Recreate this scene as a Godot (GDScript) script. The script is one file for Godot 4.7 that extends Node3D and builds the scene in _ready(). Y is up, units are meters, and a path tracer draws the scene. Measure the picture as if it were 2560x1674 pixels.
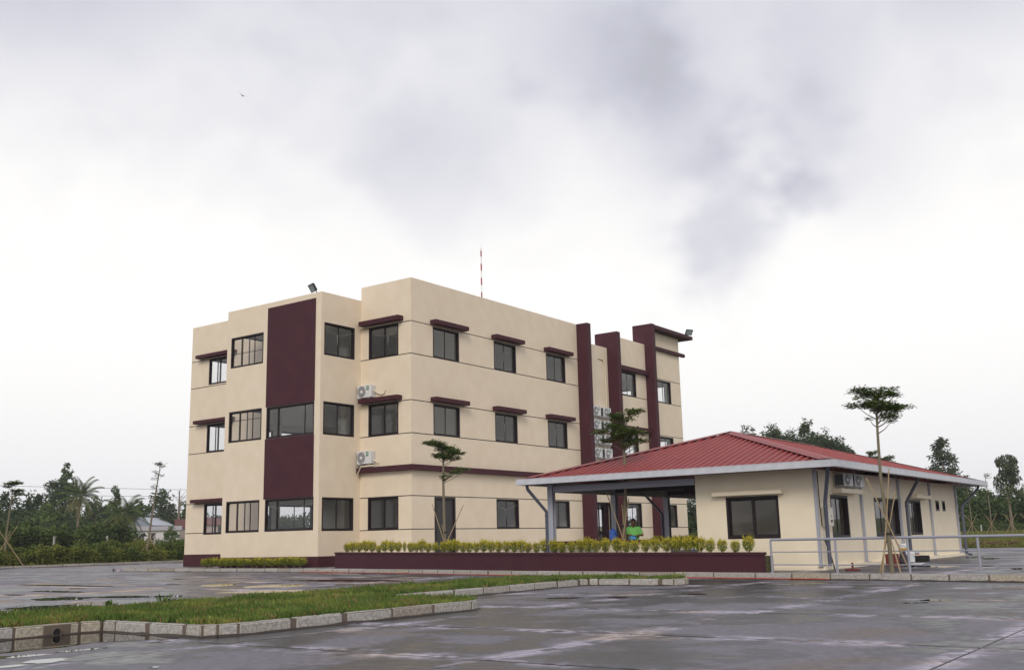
extends Node3D
# A three-storey office block and a red-roofed annex on a wet concrete yard under an overcast sky.
# Metres, y up. x runs along the block's long side, -z along its short side. y = 0 is the pavement, the yard lies at -0.17.

const ROAD := -0.17
var M := {}
var used := {}
var rng := RandomNumberGenerator.new()

# ---------------------------------------------------------------- mesh builder
class MB:
	var v := PackedVector3Array()
	var n := PackedVector3Array()
	var c := PackedColorArray()
	var col := Color.WHITE

	func tri(a: Vector3, b: Vector3, d: Vector3) -> void:
		var k := (b - a).cross(d - a).normalized()
		trin(a, b, d, k, k, k)

	func trin(a: Vector3, b: Vector3, d: Vector3, na: Vector3, nb: Vector3, nd: Vector3) -> void:
		v.push_back(a); v.push_back(d); v.push_back(b)
		n.push_back(na); n.push_back(nd); n.push_back(nb)
		c.push_back(col); c.push_back(col); c.push_back(col)

	func quad(a: Vector3, b: Vector3, d: Vector3, e: Vector3) -> void:
		tri(a, b, d)
		tri(a, d, e)

	func box(lo: Vector3, hi: Vector3, t := Transform3D.IDENTITY) -> void:
		bbox(lo, hi, 0.0, t)

	# box with chamfered edges
	func bbox(lo: Vector3, hi: Vector3, r: float, t := Transform3D.IDENTITY) -> void:
		var ce := (lo + hi) * 0.5
		var h := (hi - lo) * 0.5
		var i := h - Vector3(r, r, r)
		for ax in 3:
			for s in [-1.0, 1.0]:
				var a1 := (ax + 1) % 3
				var a2 := (ax + 2) % 3
				var p: Array[Vector3] = []
				for k in [[-1, -1], [1, -1], [1, 1], [-1, 1]]:
					var q := Vector3.ZERO
					q[ax] = h[ax] * s
					q[a1] = i[a1] * k[0]
					q[a2] = i[a2] * k[1]
					p.push_back(t * (ce + q))
				if s > 0: quad(p[0], p[1], p[2], p[3])
				else: quad(p[3], p[2], p[1], p[0])
		if r <= 0.0: return
		for ax in 3:
			var a1 := (ax + 1) % 3
			var a2 := (ax + 2) % 3
			for s1 in [-1.0, 1.0]:
				for s2 in [-1.0, 1.0]:
					var p: Array[Vector3] = []
					for k in [[-1.0, 0], [1.0, 0], [1.0, 1], [-1.0, 1]]:
						var q := Vector3.ZERO
						q[ax] = i[ax] * k[0]
						q[a1] = (h[a1] if k[1] == 0 else i[a1]) * s1
						q[a2] = (i[a2] if k[1] == 0 else h[a2]) * s2
						p.push_back(t * (ce + q))
					if s1 * s2 < 0: quad(p[0], p[1], p[2], p[3])
					else: quad(p[3], p[2], p[1], p[0])
		for sx in [-1.0, 1.0]:
			for sy in [-1.0, 1.0]:
				for sz in [-1.0, 1.0]:
					var s := Vector3(sx, sy, sz)
					var a := t * (ce + Vector3(h.x, i.y, i.z) * s)
					var b := t * (ce + Vector3(i.x, h.y, i.z) * s)
					var d := t * (ce + Vector3(i.x, i.y, h.z) * s)
					if sx * sy * sz > 0: tri(a, b, d)
					else: tri(a, d, b)

	func tube(pts: Array, rads: Array, sides := 8, caps := true) -> void:
		var m := pts.size()
		var rings: Array = []
		var norms: Array = []
		var prev := Vector3.ZERO
		for k in m:
			var d: Vector3 = (pts[mini(k + 1, m - 1)] - pts[maxi(k - 1, 0)]).normalized()
			var u := prev - d * prev.dot(d)
			if u.length() < 0.01:
				u = Vector3.UP if absf(d.y) < 0.9 else Vector3.RIGHT
				u = u - d * u.dot(d)
			u = u.normalized()
			prev = u
			var w := d.cross(u)
			var ring: Array[Vector3] = []
			var nr: Array[Vector3] = []
			for j in sides:
				var a := TAU * j / sides
				var o := u * cos(a) + w * sin(a)
				nr.push_back(o)
				ring.push_back(pts[k] + o * rads[k])
			rings.push_back(ring)
			norms.push_back(nr)
		for k in m - 1:
			for j in sides:
				var j2 := (j + 1) % sides
				trin(rings[k][j], rings[k][j2], rings[k + 1][j2], norms[k][j], norms[k][j2], norms[k + 1][j2])
				trin(rings[k][j], rings[k + 1][j2], rings[k + 1][j], norms[k][j], norms[k + 1][j2], norms[k + 1][j])
		if caps:
			for j in sides:
				var j2 := (j + 1) % sides
				tri(pts[0], rings[0][j2], rings[0][j])
				tri(pts[m - 1], rings[m - 1][j], rings[m - 1][j2])

	# profile: Vector2(radius, height) from bottom to top
	func lathe(prof: Array, t := Transform3D.IDENTITY, sides := 20) -> void:
		for k in prof.size() - 1:
			var a: Vector2 = prof[k]
			var b: Vector2 = prof[k + 1]
			var e := (b - a).normalized()
			for j in sides:
				var a0 := TAU * j / sides
				var a1 := TAU * (j + 1) / sides
				var p0 := t * Vector3(a.x * cos(a0), a.y, a.x * sin(a0))
				var p1 := t * Vector3(a.x * cos(a1), a.y, a.x * sin(a1))
				var p2 := t * Vector3(b.x * cos(a1), b.y, b.x * sin(a1))
				var p3 := t * Vector3(b.x * cos(a0), b.y, b.x * sin(a0))
				var n0 := (t.basis * Vector3(e.y * cos(a0), -e.x, e.y * sin(a0))).normalized()
				var n1 := (t.basis * Vector3(e.y * cos(a1), -e.x, e.y * sin(a1))).normalized()
				if b.x > 0.0005: trin(p0, p3, p2, n0, n0, n1)
				if a.x > 0.0005: trin(p0, p2, p1, n0, n1, n1)

	# polygon in the x-z plane between two heights
	func prism(poly: PackedVector2Array, y0: float, y1: float, bottom := false) -> void:
		var idx := Geometry2D.triangulate_polygon(poly)
		for k in range(0, idx.size(), 3):
			var p: Array[Vector3] = []
			for j in 3:
				p.push_back(Vector3(poly[idx[k + j]].x, y1, poly[idx[k + j]].y))
			if (p[1] - p[0]).cross(p[2] - p[0]).y > 0: tri(p[0], p[1], p[2])
			else: tri(p[0], p[2], p[1])
			if bottom:
				var dn := Vector3(0, y0 - y1, 0)
				if (p[1] - p[0]).cross(p[2] - p[0]).y > 0: tri(p[0] + dn, p[2] + dn, p[1] + dn)
				else: tri(p[0] + dn, p[1] + dn, p[2] + dn)
		if y0 == y1: return
		var cw := Geometry2D.is_polygon_clockwise(poly)
		for k in poly.size():
			var a := poly[k]
			var b := poly[(k + 1) % poly.size()]
			var p := [Vector3(a.x, y0, a.y), Vector3(b.x, y0, b.y), Vector3(b.x, y1, b.y), Vector3(a.x, y1, a.y)]
			if cw: quad(p[0], p[1], p[2], p[3])
			else: quad(p[3], p[2], p[1], p[0])

	# one leaf: a narrow diamond-shaped face from base along dir
	func leaf(at: Vector3, dir: Vector3, side: Vector3, ln: float, wd: float) -> void:
		var m := at + dir * ln * 0.5
		var k := side.cross(dir).normalized()
		var tip := at + dir * ln
		trin(at, m + side * wd * 0.5, tip, k, k, k)
		trin(at, tip, m - side * wd * 0.5, k, k, k)

	func commit(off := Vector3.ZERO) -> ArrayMesh:
		if off != Vector3.ZERO:
			for k in v.size(): v[k] -= off
		var arr := []
		arr.resize(Mesh.ARRAY_MAX)
		arr[Mesh.ARRAY_VERTEX] = v
		arr[Mesh.ARRAY_NORMAL] = n
		arr[Mesh.ARRAY_COLOR] = c
		var m := ArrayMesh.new()
		m.add_surface_from_arrays(Mesh.PRIMITIVE_TRIANGLES, arr)
		return m

# ---------------------------------------------------------------- scene helpers
func numbered(called: String) -> String:
	var k: int = used.get(called, 0)
	used[called] = k + 1
	return called if k == 0 else "%s_%03d" % [called, k]

func tag(o: Node, label: String, category: String, group := "") -> void:
	o.set_meta("label", label)
	o.set_meta("category", category)
	if group != "": o.set_meta("group", group)

func thing(called: String, label: String, category: String, at := Vector3.ZERO, group := "") -> Node3D:
	var o := Node3D.new()
	o.name = numbered(called)
	add_child(o)
	o.position = at
	tag(o, label, category, group)
	return o

func structure(called: String, at := Vector3.ZERO) -> Node3D:
	var o := Node3D.new()
	o.name = numbered(called)
	add_child(o)
	o.position = at
	o.set_meta("kind", "structure")
	return o

func group_part(called: String, parent: Node3D) -> Node3D:
	var o := Node3D.new()
	o.name = called
	parent.add_child(o, true)
	return o

func origin_of(p: Node) -> Vector3:
	var o := Vector3.ZERO
	while p != null and p != self:
		o += (p as Node3D).position
		p = p.get_parent()
	return o

# mesh given in world coordinates, stored relative to its parent
func part(mb: MB, called: String, mat: Material, parent: Node3D) -> MeshInstance3D:
	var o := MeshInstance3D.new()
	o.name = called
	o.mesh = mb.commit(origin_of(parent))
	o.material_override = mat
	parent.add_child(o, true)
	return o

# mesh given in the parent's own coordinates
func own(mb: MB, called: String, mat: Material, parent: Node3D) -> MeshInstance3D:
	var o := MeshInstance3D.new()
	o.name = called
	o.mesh = mb.commit()
	o.material_override = mat
	parent.add_child(o, true)
	return o

func solo(mb: MB, called: String, mat: Material, label: String, category: String, at := Vector3.ZERO, group := "") -> MeshInstance3D:
	var o := MeshInstance3D.new()
	o.name = numbered(called)
	o.mesh = mb.commit(at)
	o.material_override = mat
	add_child(o)
	o.position = at
	if label == "": o.set_meta("kind", "structure")
	else: tag(o, label, category, group)
	return o

func copy(src: Node3D, called: String, at: Vector3, turn: float, sc := Vector3.ONE, label := "") -> Node3D:
	var o: Node3D = src.duplicate()
	o.name = numbered(called)
	add_child(o)
	o.position = at
	o.rotation.y = turn
	o.scale = sc
	if label != "": o.set_meta("label", label)
	return o

func lift(p: Array, y: float) -> Array:
	var o := []
	for q in p: o.push_back(Vector3(q[0], y, q[1]))
	return o

# ---------------------------------------------------------------- materials
func rgb(r: float, g: float, b: float) -> Color:
	return Color(r / 255.0, g / 255.0, b / 255.0)

func noise_image(seed_: int, freq: float, size: int, octaves := 4, kind := FastNoiseLite.TYPE_SIMPLEX_SMOOTH) -> PackedByteArray:
	var fn := FastNoiseLite.new()
	fn.seed = seed_
	fn.noise_type = kind
	fn.frequency = freq
	fn.fractal_octaves = octaves
	var im := fn.get_seamless_image(size, size, false, false, 0.15, true)
	im.convert(Image.FORMAT_L8)
	return im.get_data()

func two_tone(seed_: int, freq: float, size: int, a: Color, b: Color, sharp := 1.0, octaves := 4, fine := 0.0) -> ImageTexture:
	var d := noise_image(seed_, freq, size, octaves)
	var e := noise_image(seed_ + 77, 0.2, size, 3)
	var out := PackedByteArray()
	out.resize(size * size * 3)
	for k in size * size:
		var t := clampf((d[k] / 255.0 - 0.5) * sharp + 0.5 + (e[k] / 255.0 - 0.5) * fine, 0.0, 1.0)
		out[k * 3] = int((a.r + (b.r - a.r) * t) * 255.0)
		out[k * 3 + 1] = int((a.g + (b.g - a.g) * t) * 255.0)
		out[k * 3 + 2] = int((a.b + (b.b - a.b) * t) * 255.0)
	var im := Image.create_from_data(size, size, false, Image.FORMAT_RGB8, out)
	im.generate_mipmaps()
	return ImageTexture.create_from_image(im)

func mat(called: String, color: Color, rough := 0.8, metal := 0.0) -> StandardMaterial3D:
	var m := StandardMaterial3D.new()
	m.resource_name = called
	m.albedo_color = color
	m.roughness = rough
	m.metallic = metal
	M[called] = m
	return m

func textured(called: String, tex: Texture2D, metres: float, rough: float, bump: Texture2D = null, bump_cm := 0.0) -> StandardMaterial3D:
	var m := mat(called, Color.WHITE, rough)
	m.albedo_texture = tex
	m.uv1_triplanar = true
	m.uv1_world_triplanar = true
	m.uv1_scale = Vector3.ONE / metres
	if bump != null:
		m.heightmap_enabled = true
		m.heightmap_texture = bump
		m.heightmap_scale = bump_cm
	return m

func leafy(called: String, back: Color) -> StandardMaterial3D:
	var m := mat(called, Color.WHITE, 0.65)
	m.metallic_specular = 0.22
	m.vertex_color_use_as_albedo = true
	m.backlight_enabled = true
	m.backlight = back
	m.cull_mode = BaseMaterial3D.CULL_DISABLED
	return m

# joints between the yard's slabs
const JX := [-3.0, 1.0, 5.0, 8.85, 12.0, 15.95, 20.0, 24.1, 28.2, 32.3, 36.4]
const JZ := [1.55, -2.65, -6.85, -11.05, -15.2, -19.4, -23.6, -27.8, -32.0, -36.2, -40.4]

func concrete_maps() -> Array:
	# 40 m x 40 m of rain-wet concrete: drying patches, dirt, dust left along the joints
	var s := 1280
	var big := noise_image(3, 0.006, s, 4)
	var mid := noise_image(8, 0.022, s, 5)
	var fine := noise_image(21, 0.12, s, 3)
	var dirt := noise_image(34, 0.010, s, 5)
	var jd := PackedFloat32Array()
	jd.resize(s)
	var jdz := PackedFloat32Array()
	jdz.resize(s)
	for k in s:
		var w := (k + 0.5) * 40.0 / s
		var d := 9.0
		for j in JX: d = minf(d, absf(w - j))
		jd[k] = d
		d = 9.0
		for j in JZ: d = minf(d, absf((w - 40.0) - j))
		jdz[k] = d
	# behind the grass island: warm silt, with the bright sky's reflection painted in as paleness
	var sandy_bright := PackedFloat32Array()
	sandy_bright.resize(s)
	for k in s: sandy_bright[k] = 1.0 if (k + 0.5) * 40.0 / s - 40.0 < -17.6 else 0.0
	var al := PackedByteArray()
	al.resize(s * s * 3)
	var ro := PackedByteArray()
	ro.resize(s * s)
	for y in s:
		var dz := jdz[y]
		for x in s:
			var k := y * s + x
			var b := big[k] / 255.0
			var m := mid[k] / 255.0
			var f := fine[k] / 255.0
			var q := dirt[k] / 255.0
			var dry := clampf((b - 0.5) * 4.0 + (m - 0.5) * 3.2 + (f - 0.5) * 0.7 + 0.42, 0.0, 1.0)
			var near := minf(jd[x], dz * 1.4)
			var dust := clampf((0.45 - near) * 2.8, 0.0, 1.0) * clampf(m * 2.6 - 0.75 + (f - 0.5) * 1.6, 0.0, 1.0)
			dry = clampf(dry + dust * 0.55, 0.0, 1.0)
			var brown := clampf((q - 0.54) * 4.0, 0.0, 1.0)
			var sand_sheen := clampf((q - 0.40) * 3.5 + (f - 0.5) * 0.6, 0.0, 1.0) * sandy_bright[y] * (1.0 if x < 920 else 0.0)
			var g := 0.17 + 0.27 * dry + (f - 0.5) * 0.09 + dust * 0.27 + sand_sheen * 0.13
			al[k * 3] = int(clampf(g * (1.0 + 0.03 * brown + 0.05 * sand_sheen), 0.0, 1.0) * 255.0)
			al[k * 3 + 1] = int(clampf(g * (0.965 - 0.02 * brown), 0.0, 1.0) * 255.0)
			al[k * 3 + 2] = int(clampf(g * (1.045 - 0.14 * brown - 0.10 * sand_sheen), 0.0, 1.0) * 255.0)
			ro[k] = int(clampf(0.34 + 0.34 * dry + 0.10 * brown + dust * 0.2 + (f - 0.5) * 0.16, 0.07, 0.95) * 255.0)
	var ia := Image.create_from_data(s, s, false, Image.FORMAT_RGB8, al)
	var ir := Image.create_from_data(s, s, false, Image.FORMAT_L8, ro)
	return [ImageTexture.create_from_image(ia), ImageTexture.create_from_image(ir)]

func make_materials() -> void:
	var grain := two_tone(5, 0.09, 256, Color(0.35, 0.35, 0.35), Color(0.65, 0.65, 0.65), 1.6, 4)
	textured("cream_plaster", two_tone(11, 0.012, 512, rgb(219, 204, 182), rgb(224, 210, 189), 1.5, 4, 0.5), 7.0, 0.85, grain, 0.25)
	textured("annex_plaster", two_tone(12, 0.012, 512, rgb(227, 215, 192), rgb(232, 221, 199), 1.5, 4, 0.5), 6.0, 0.85, grain, 0.25)
	textured("maroon_paint", two_tone(13, 0.014, 256, rgb(68, 36, 44), rgb(73, 40, 48), 1.4, 4, 0.5), 5.0, 0.62, grain, 0.2)
	M.maroon_paint.metallic_specular = 0.3
	mat("groove_paint", rgb(34, 26, 28), 0.8)
	mat("frame_metal", rgb(38, 29, 33), 0.45).metallic_specular = 0.35
	mat("interior_wall", rgb(236, 233, 224), 0.9)
	mat("ceiling_white", rgb(242, 242, 240), 0.9)
	mat("floor_tile", rgb(205, 203, 196), 0.35)
	var gl := mat("window_glass", Color(0.14, 0.16, 0.22, 0.12), 0.02)
	gl.transparency = BaseMaterial3D.TRANSPARENCY_ALPHA
	mat("cord_white", rgb(225, 225, 222), 0.8)
	mat("door_dark", rgb(50, 45, 48), 0.5)
	textured("roof_red", two_tone(17, 0.02, 256, rgb(134, 50, 47), rgb(146, 60, 56), 1.8, 4, 0.4), 4.0, 0.42).metallic_specular = 0.42
	textured("gutter_zinc", two_tone(18, 0.03, 256, rgb(188, 190, 198), rgb(198, 200, 207), 2.0, 4, 0.2), 3.0, 0.42).metallic = 0.25
	mat("steel_paint", rgb(158, 161, 174), 0.45)
	mat("pipe_grey", rgb(82, 86, 102), 0.4)
	mat("rail_paint", rgb(148, 150, 163), 0.42)
	mat("soffit_dark", rgb(52, 50, 56), 0.8)
	var cm := concrete_maps()
	var grit := two_tone(29, 0.05, 512, Color(0.3, 0.3, 0.3), Color(0.7, 0.7, 0.7), 1.4, 5)
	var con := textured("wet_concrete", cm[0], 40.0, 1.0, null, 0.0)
	con.roughness_texture = cm[1]
	con.roughness_texture_channel = BaseMaterial3D.TEXTURE_CHANNEL_RED
	con.detail_enabled = true
	con.detail_blend_mode = BaseMaterial3D.BLEND_MODE_MUL
	con.detail_albedo = two_tone(41, 0.055, 1536, Color(0.85, 0.85, 0.85), Color(1, 1, 1), 1.6, 3, 0.4)
	con.detail_uv_layer = BaseMaterial3D.DETAIL_UV_2
	con.uv2_triplanar = true
	con.uv2_world_triplanar = true
	con.uv2_scale = Vector3.ONE / 11.7
	con.metallic_specular = 0.55
	mat("joint_dark", rgb(40, 36, 36), 0.9)
	for k in 4:
		var a: Color = [rgb(172, 167, 160), rgb(180, 176, 171), rgb(160, 151, 140), rgb(176, 167, 150)][k]
		textured("kerb_%d" % k, two_tone(50 + k, 0.07, 256, a.darkened(0.20), a.lightened(0.08), 1.7, 6, 1.4), 1.4, 0.8, grit, 0.5)
	mat("mortar", rgb(102, 91, 81), 0.95)
	mat("silt", rgb(58, 48, 42), 0.6)
	textured("soil", two_tone(60, 0.06, 256, rgb(62, 58, 36), rgb(84, 84, 46), 2.0, 5), 2.0, 0.95)
	textured("field_grass", two_tone(61, 0.03, 512, rgb(62, 78, 34), rgb(104, 112, 52), 2.0, 5, 0.5), 9.0, 0.95)
	var wa := mat("water", Color(0.022, 0.021, 0.020, 1.0), 0.015)
	wa.metallic_specular = 0.5
	mat("terrace_tile", rgb(168, 162, 152), 0.28)
	leafy("leaf", Color(0.30, 0.34, 0.10))
	mat("bark", rgb(116, 104, 92), 0.9)
	mat("bark_pale", rgb(114, 106, 88), 0.9)
	mat("bamboo", rgb(158, 138, 108), 0.75)
	mat("tie_black", rgb(30, 30, 34), 0.8)
	mat("ac_white", rgb(206, 208, 210), 0.45)
	mat("ac_dark", rgb(72, 74, 80), 0.6)
	mat("fan_grey", rgb(150, 150, 155), 0.6)
	mat("grille_grey", rgb(168, 168, 172), 0.5)
	mat("sticker_green", rgb(20, 110, 70), 0.5)
	mat("hub_white", rgb(225, 226, 228), 0.4)
	mat("pipe_cream", rgb(222, 212, 190), 0.6)
	mat("black_metal", rgb(30, 30, 34), 0.45)
	mat("lamp_glass", rgb(150, 162, 170), 0.12)
	mat("antenna_red", rgb(150, 32, 36), 0.5)
	mat("antenna_white", rgb(228, 228, 230), 0.5)
	mat("hose_orange", rgb(180, 66, 44), 0.5)

# ---------------------------------------------------------------- sky
func make_sky() -> ImageTexture:
	var w := 1536
	var h := 768
	var fn := FastNoiseLite.new()
	fn.seed = 14
	fn.noise_type = FastNoiseLite.TYPE_SIMPLEX_SMOOTH
	fn.frequency = 1.0
	fn.fractal_octaves = 6
	fn.fractal_gain = 0.52
	var data := PackedFloat32Array()
	data.resize(w * h * 3)
	# grey rain clouds: azimuth, elevation, half-sizes (degrees), depth
	var clouds := [[64.6, 21.5, 5.4, 7.0, 0.19], [66.5, 17.0, 3.4, 4.0, 0.16], [71.8, 23.5, 4.2, 5.0, 0.20], [50.8, 20.5, 6.5, 4.2, 0.15], [60.5, 26.0, 6.0, 4.0, 0.13], [80.5, 29.0, 5.0, 4.5, 0.14], [74.5, 19.0, 4.0, 4.0, 0.09], [46.0, 22.0, 4.0, 3.0, 0.06],
		[100.0, 27.0, 9.0, 6.0, 0.18], [24.0, 30.0, 10.0, 6.0, 0.15], [-30.0, 24.0, 10.0, 6.0, 0.18], [-75.0, 30.0, 12.0, 7.0, 0.18], [-120.0, 24.0, 10.0, 7.0, 0.18], [-160.0, 31.0, 12.0, 7.0, 0.18], [145.0, 24.0, 10.0, 6.0, 0.18]]
	for y in h:
		var el := 90.0 - (y + 0.5) * 180.0 / h
		var er := deg_to_rad(el)
		for x in w:
			var az := wrapf((x + 0.5) * 360.0 / w, -180.0, 180.0)
			var ar := deg_to_rad(az)
			var k := (y * w + x) * 3
			if el < -3.0:
				data[k] = 0.30; data[k + 1] = 0.30; data[k + 2] = 0.30
				continue
			var d := Vector3(sin(ar) * cos(er), sin(er), -cos(ar) * cos(er))
			var p := d * 6.0
			p.y *= 1.3
			var n := fn.get_noise_3dv(p)
			var n2 := fn.get_noise_3dv(p * 2.4 + Vector3(7, 3, 1))
			var l := 0.86 + 0.14 * smoothstep(0.0, 11.0, el)
			l -= 0.30 * smoothstep(13.0, 33.0, el + n * 2.0)
			l -= 0.10 * smoothstep(32.0, 80.0, el)
			for cl in clouds:
				var da := wrapf(az - cl[0], -180.0, 180.0)
				var qx: float = da / cl[2]
				var qy: float = (el - cl[1]) / cl[3]
				var r := sqrt(qx * qx + qy * qy) + n * 0.85 + n2 * 0.40
				l -= cl[4] * (1.0 - smoothstep(0.1, 1.35, r))
			l -= (0.04 * n + 0.06 * n2) * smoothstep(9.0, 24.0, el)
			l = maxf(l, 0.42)
			var t := clampf((0.96 - l) * 2.8, 0.0, 1.0)
			data[k] = l * (1.0 - 0.04 * t)
			data[k + 1] = l * (0.992 - 0.018 * t)
			data[k + 2] = l * (0.985 + 0.115 * t)
	var im := Image.create_from_data(w, h, false, Image.FORMAT_RGBF, data.to_byte_array())
	return ImageTexture.create_from_image(im)

# ---------------------------------------------------------------- walls and windows
# Face frame: O at y = 0 on the wall's left end seen from outside, U to the right, N outwards.
func wall(called: String, parent: Node3D, O: Vector3, U: Vector3, N: Vector3, ln: float, y0: float, y1: float, holes: Array, th: float, grooves: Array, outer: Material, ends := [99.0, 99.0]) -> void:
	# ends: height above which the wall's end shows (99: it meets another wall)
	var us := [0.0, ln]
	var ys := [y0, y1]
	for h in holes:
		us.append_array([h[0], h[1]])
		ys.append_array([h[2], h[3]])
	for g in grooves: ys.append_array([g - 0.022, g + 0.022])
	us.sort()
	ys.sort()
	var f := MB.new()
	var b := MB.new()
	var runs := {}
	var P := func(u: float, y: float, d: float) -> Vector3: return O + U * u + Vector3.UP * y - N * d
	for i in us.size() - 1:
		if us[i + 1] - us[i] < 0.001: continue
		for j in ys.size() - 1:
			if ys[j + 1] - ys[j] < 0.001: continue
			var uc: float = (us[i] + us[i + 1]) / 2.0
			var yc: float = (ys[j] + ys[j + 1]) / 2.0
			var hollow := false
			for h in holes:
				if uc > h[0] and uc < h[1] and yc > h[2] and yc < h[3]: hollow = true
			if hollow: continue
			var in_groove := false
			for g in grooves:
				if absf(yc - g) < 0.021: in_groove = true
			var a: float = us[i]
			var c: float = us[i + 1]
			var lo: float = ys[j]
			var hi: float = ys[j + 1]
			if in_groove:
				var key := "%.3f" % yc
				if not runs.has(key): runs[key] = []
				if runs[key].size() > 0 and absf(runs[key][-1][1] - a) < 0.001: runs[key][-1][1] = c
				else: runs[key].push_back([a, c, lo, hi])
				f.quad(P.call(a, lo, 0.0), P.call(c, lo, 0.0), P.call(c, lo, 0.03), P.call(a, lo, 0.03))
				f.quad(P.call(a, hi, 0.03), P.call(c, hi, 0.03), P.call(c, hi, 0.0), P.call(a, hi, 0.0))
			else:
				f.quad(P.call(a, lo, 0.0), P.call(c, lo, 0.0), P.call(c, hi, 0.0), P.call(a, hi, 0.0))
			var ia: float = maxf(a, th)
			var ic: float = minf(c, ln - th)
			b.quad(P.call(ic, lo, th), P.call(ia, lo, th), P.call(ia, hi, th), P.call(ic, hi, th))
	for h in holes:
		f.quad(P.call(h[0], h[2], 0.0), P.call(h[0], h[2], th), P.call(h[0], h[3], th), P.call(h[0], h[3], 0.0))
		f.quad(P.call(h[1], h[2], th), P.call(h[1], h[2], 0.0), P.call(h[1], h[3], 0.0), P.call(h[1], h[3], th))
		f.quad(P.call(h[0], h[2], th), P.call(h[0], h[2], 0.0), P.call(h[1], h[2], 0.0), P.call(h[1], h[2], th))
		f.quad(P.call(h[0], h[3], 0.0), P.call(h[0], h[3], th), P.call(h[1], h[3], th), P.call(h[1], h[3], 0.0))
	var m0 := th if ends[0] > 90.0 else 0.0
	var m1 := th if ends[1] > 90.0 else 0.0
	f.quad(P.call(0, y1, 0.0), P.call(ln, y1, 0.0), P.call(ln - m1, y1, th), P.call(m0, y1, th))
	if ends[0] < 90.0: f.quad(P.call(0, ends[0], th), P.call(0, ends[0], 0.0), P.call(0, y1, 0.0), P.call(0, y1, th))
	if ends[1] < 90.0: f.quad(P.call(ln, ends[1], 0.0), P.call(ln, ends[1], th), P.call(ln, y1, th), P.call(ln, y1, 0.0))
	part(f, called, outer, parent)
	part(b, "inner_wall", M.interior_wall, parent)
	for key in runs:
		for r in runs[key]:
			var gr := MB.new()
			gr.quad(P.call(r[0], r[2], 0.03), P.call(r[1], r[2], 0.03), P.call(r[1], r[3], 0.03), P.call(r[0], r[3], 0.03))
			part(gr, "groove", M.groove_paint, parent)

# box laid on a face: u0..u1, y0..y1, from depth d0 (negative = proud) to d1
func face_box(mb: MB, O: Vector3, U: Vector3, N: Vector3, u0: float, u1: float, y0: float, y1: float, d0: float, d1: float, r := 0.0) -> void:
	var t := Transform3D(Basis(U, Vector3.UP, N), O)
	mb.bbox(Vector3(u0, y0, -d1), Vector3(u1, y1, -d0), r, t)

# cuts: the lights' shares of the width; cords: strings tied to the sashes
func window(parent: Node3D, O: Vector3, U: Vector3, N: Vector3, h: Array, cuts: Array, cords := 0, called := "window") -> void:
	var g := group_part(called, parent)
	var fr := MB.new()
	var w := 0.075
	var u0: float = h[0]
	var u1: float = h[1]
	var y0: float = h[2]
	var y1: float = h[3]
	var d0 := -0.006
	var d1 := 0.16
	face_box(fr, O, U, N, u0 + 0.001, u1 - 0.001, y0 + 0.001, y0 + w, d0, d1, 0.006)
	face_box(fr, O, U, N, u0 + 0.001, u1 - 0.001, y1 - w, y1 - 0.001, d0, d1, 0.006)
	face_box(fr, O, U, N, u0 + 0.001, u0 + w, y0 + w + 0.001, y1 - w - 0.001, d0, d1, 0.006)
	face_box(fr, O, U, N, u1 - w, u1 - 0.001, y0 + w + 0.001, y1 - w - 0.001, d0, d1, 0.006)
	part(fr, "frame", M.frame_metal, g)
	var total := 0.0
	for c in cuts: total += c
	var a := u0 + w
	var span := u1 - u0 - 2.0 * w
	for k in cuts.size():
		var b: float = a + span * cuts[k] / total
		var dd := 0.085 if k % 2 == 0 else 0.115
		var sash := MB.new()
		var s := 0.045
		var gap := 0.002
		face_box(sash, O, U, N, a + gap, b - gap, y0 + w + gap, y0 + w + s, dd, dd + 0.028)
		face_box(sash, O, U, N, a + gap, b - gap, y1 - w - s, y1 - w - gap, dd, dd + 0.028)
		face_box(sash, O, U, N, a + gap, a + s, y0 + w + s, y1 - w - s, dd, dd + 0.028)
		face_box(sash, O, U, N, b - s, b - gap, y0 + w + s, y1 - w - s, dd, dd + 0.028)
		part(sash, "sash", M.frame_metal, g)
		var p := MB.new()
		var t := Transform3D(Basis(U, Vector3.UP, N), O)
		p.quad(t * Vector3(a + s, y0 + w + s, -dd - 0.014), t * Vector3(b - s, y0 + w + s, -dd - 0.014), t * Vector3(b - s, y1 - w - s, -dd - 0.014), t * Vector3(a + s, y1 - w - s, -dd - 0.014))
		part(p, "pane", M.window_glass, g)
		a = b
	if cords > 0:
		var cm := MB.new()
		var t := Transform3D(Basis(U, Vector3.UP, N), O)
		var cx := u0 + (u1 - u0) * (0.45 if cords == 1 else 0.62)
		var cy := y1 - 0.55
		for e in [u0 + w + 0.05, u1 - w - 0.05]:
			cm.tube([t * Vector3(e, y1 - 0.3, -0.075), t * Vector3((e + cx) / 2, (y1 - 0.3 + cy) / 2 - 0.05, -0.07), t * Vector3(cx, cy, -0.066)], [0.004, 0.004, 0.004], 4)
		cm.tube([t * Vector3(cx, cy, -0.066), t * Vector3(cx + 0.02, cy - 0.2, -0.068), t * Vector3(cx - 0.01, cy - 0.5, -0.07)], [0.008, 0.006, 0.004], 4)
		part(cm, "cord", M.cord_white, g)

func shade(parent: Node3D, O: Vector3, U: Vector3, N: Vector3, u0: float, u1: float, y0: float, y1: float, depth: float, m: Material) -> void:
	var s := MB.new()
	face_box(s, O, U, N, u0, u1, y0, y1, -depth, -0.002, 0.012)
	part(s, "sunshade", m, parent)

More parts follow.
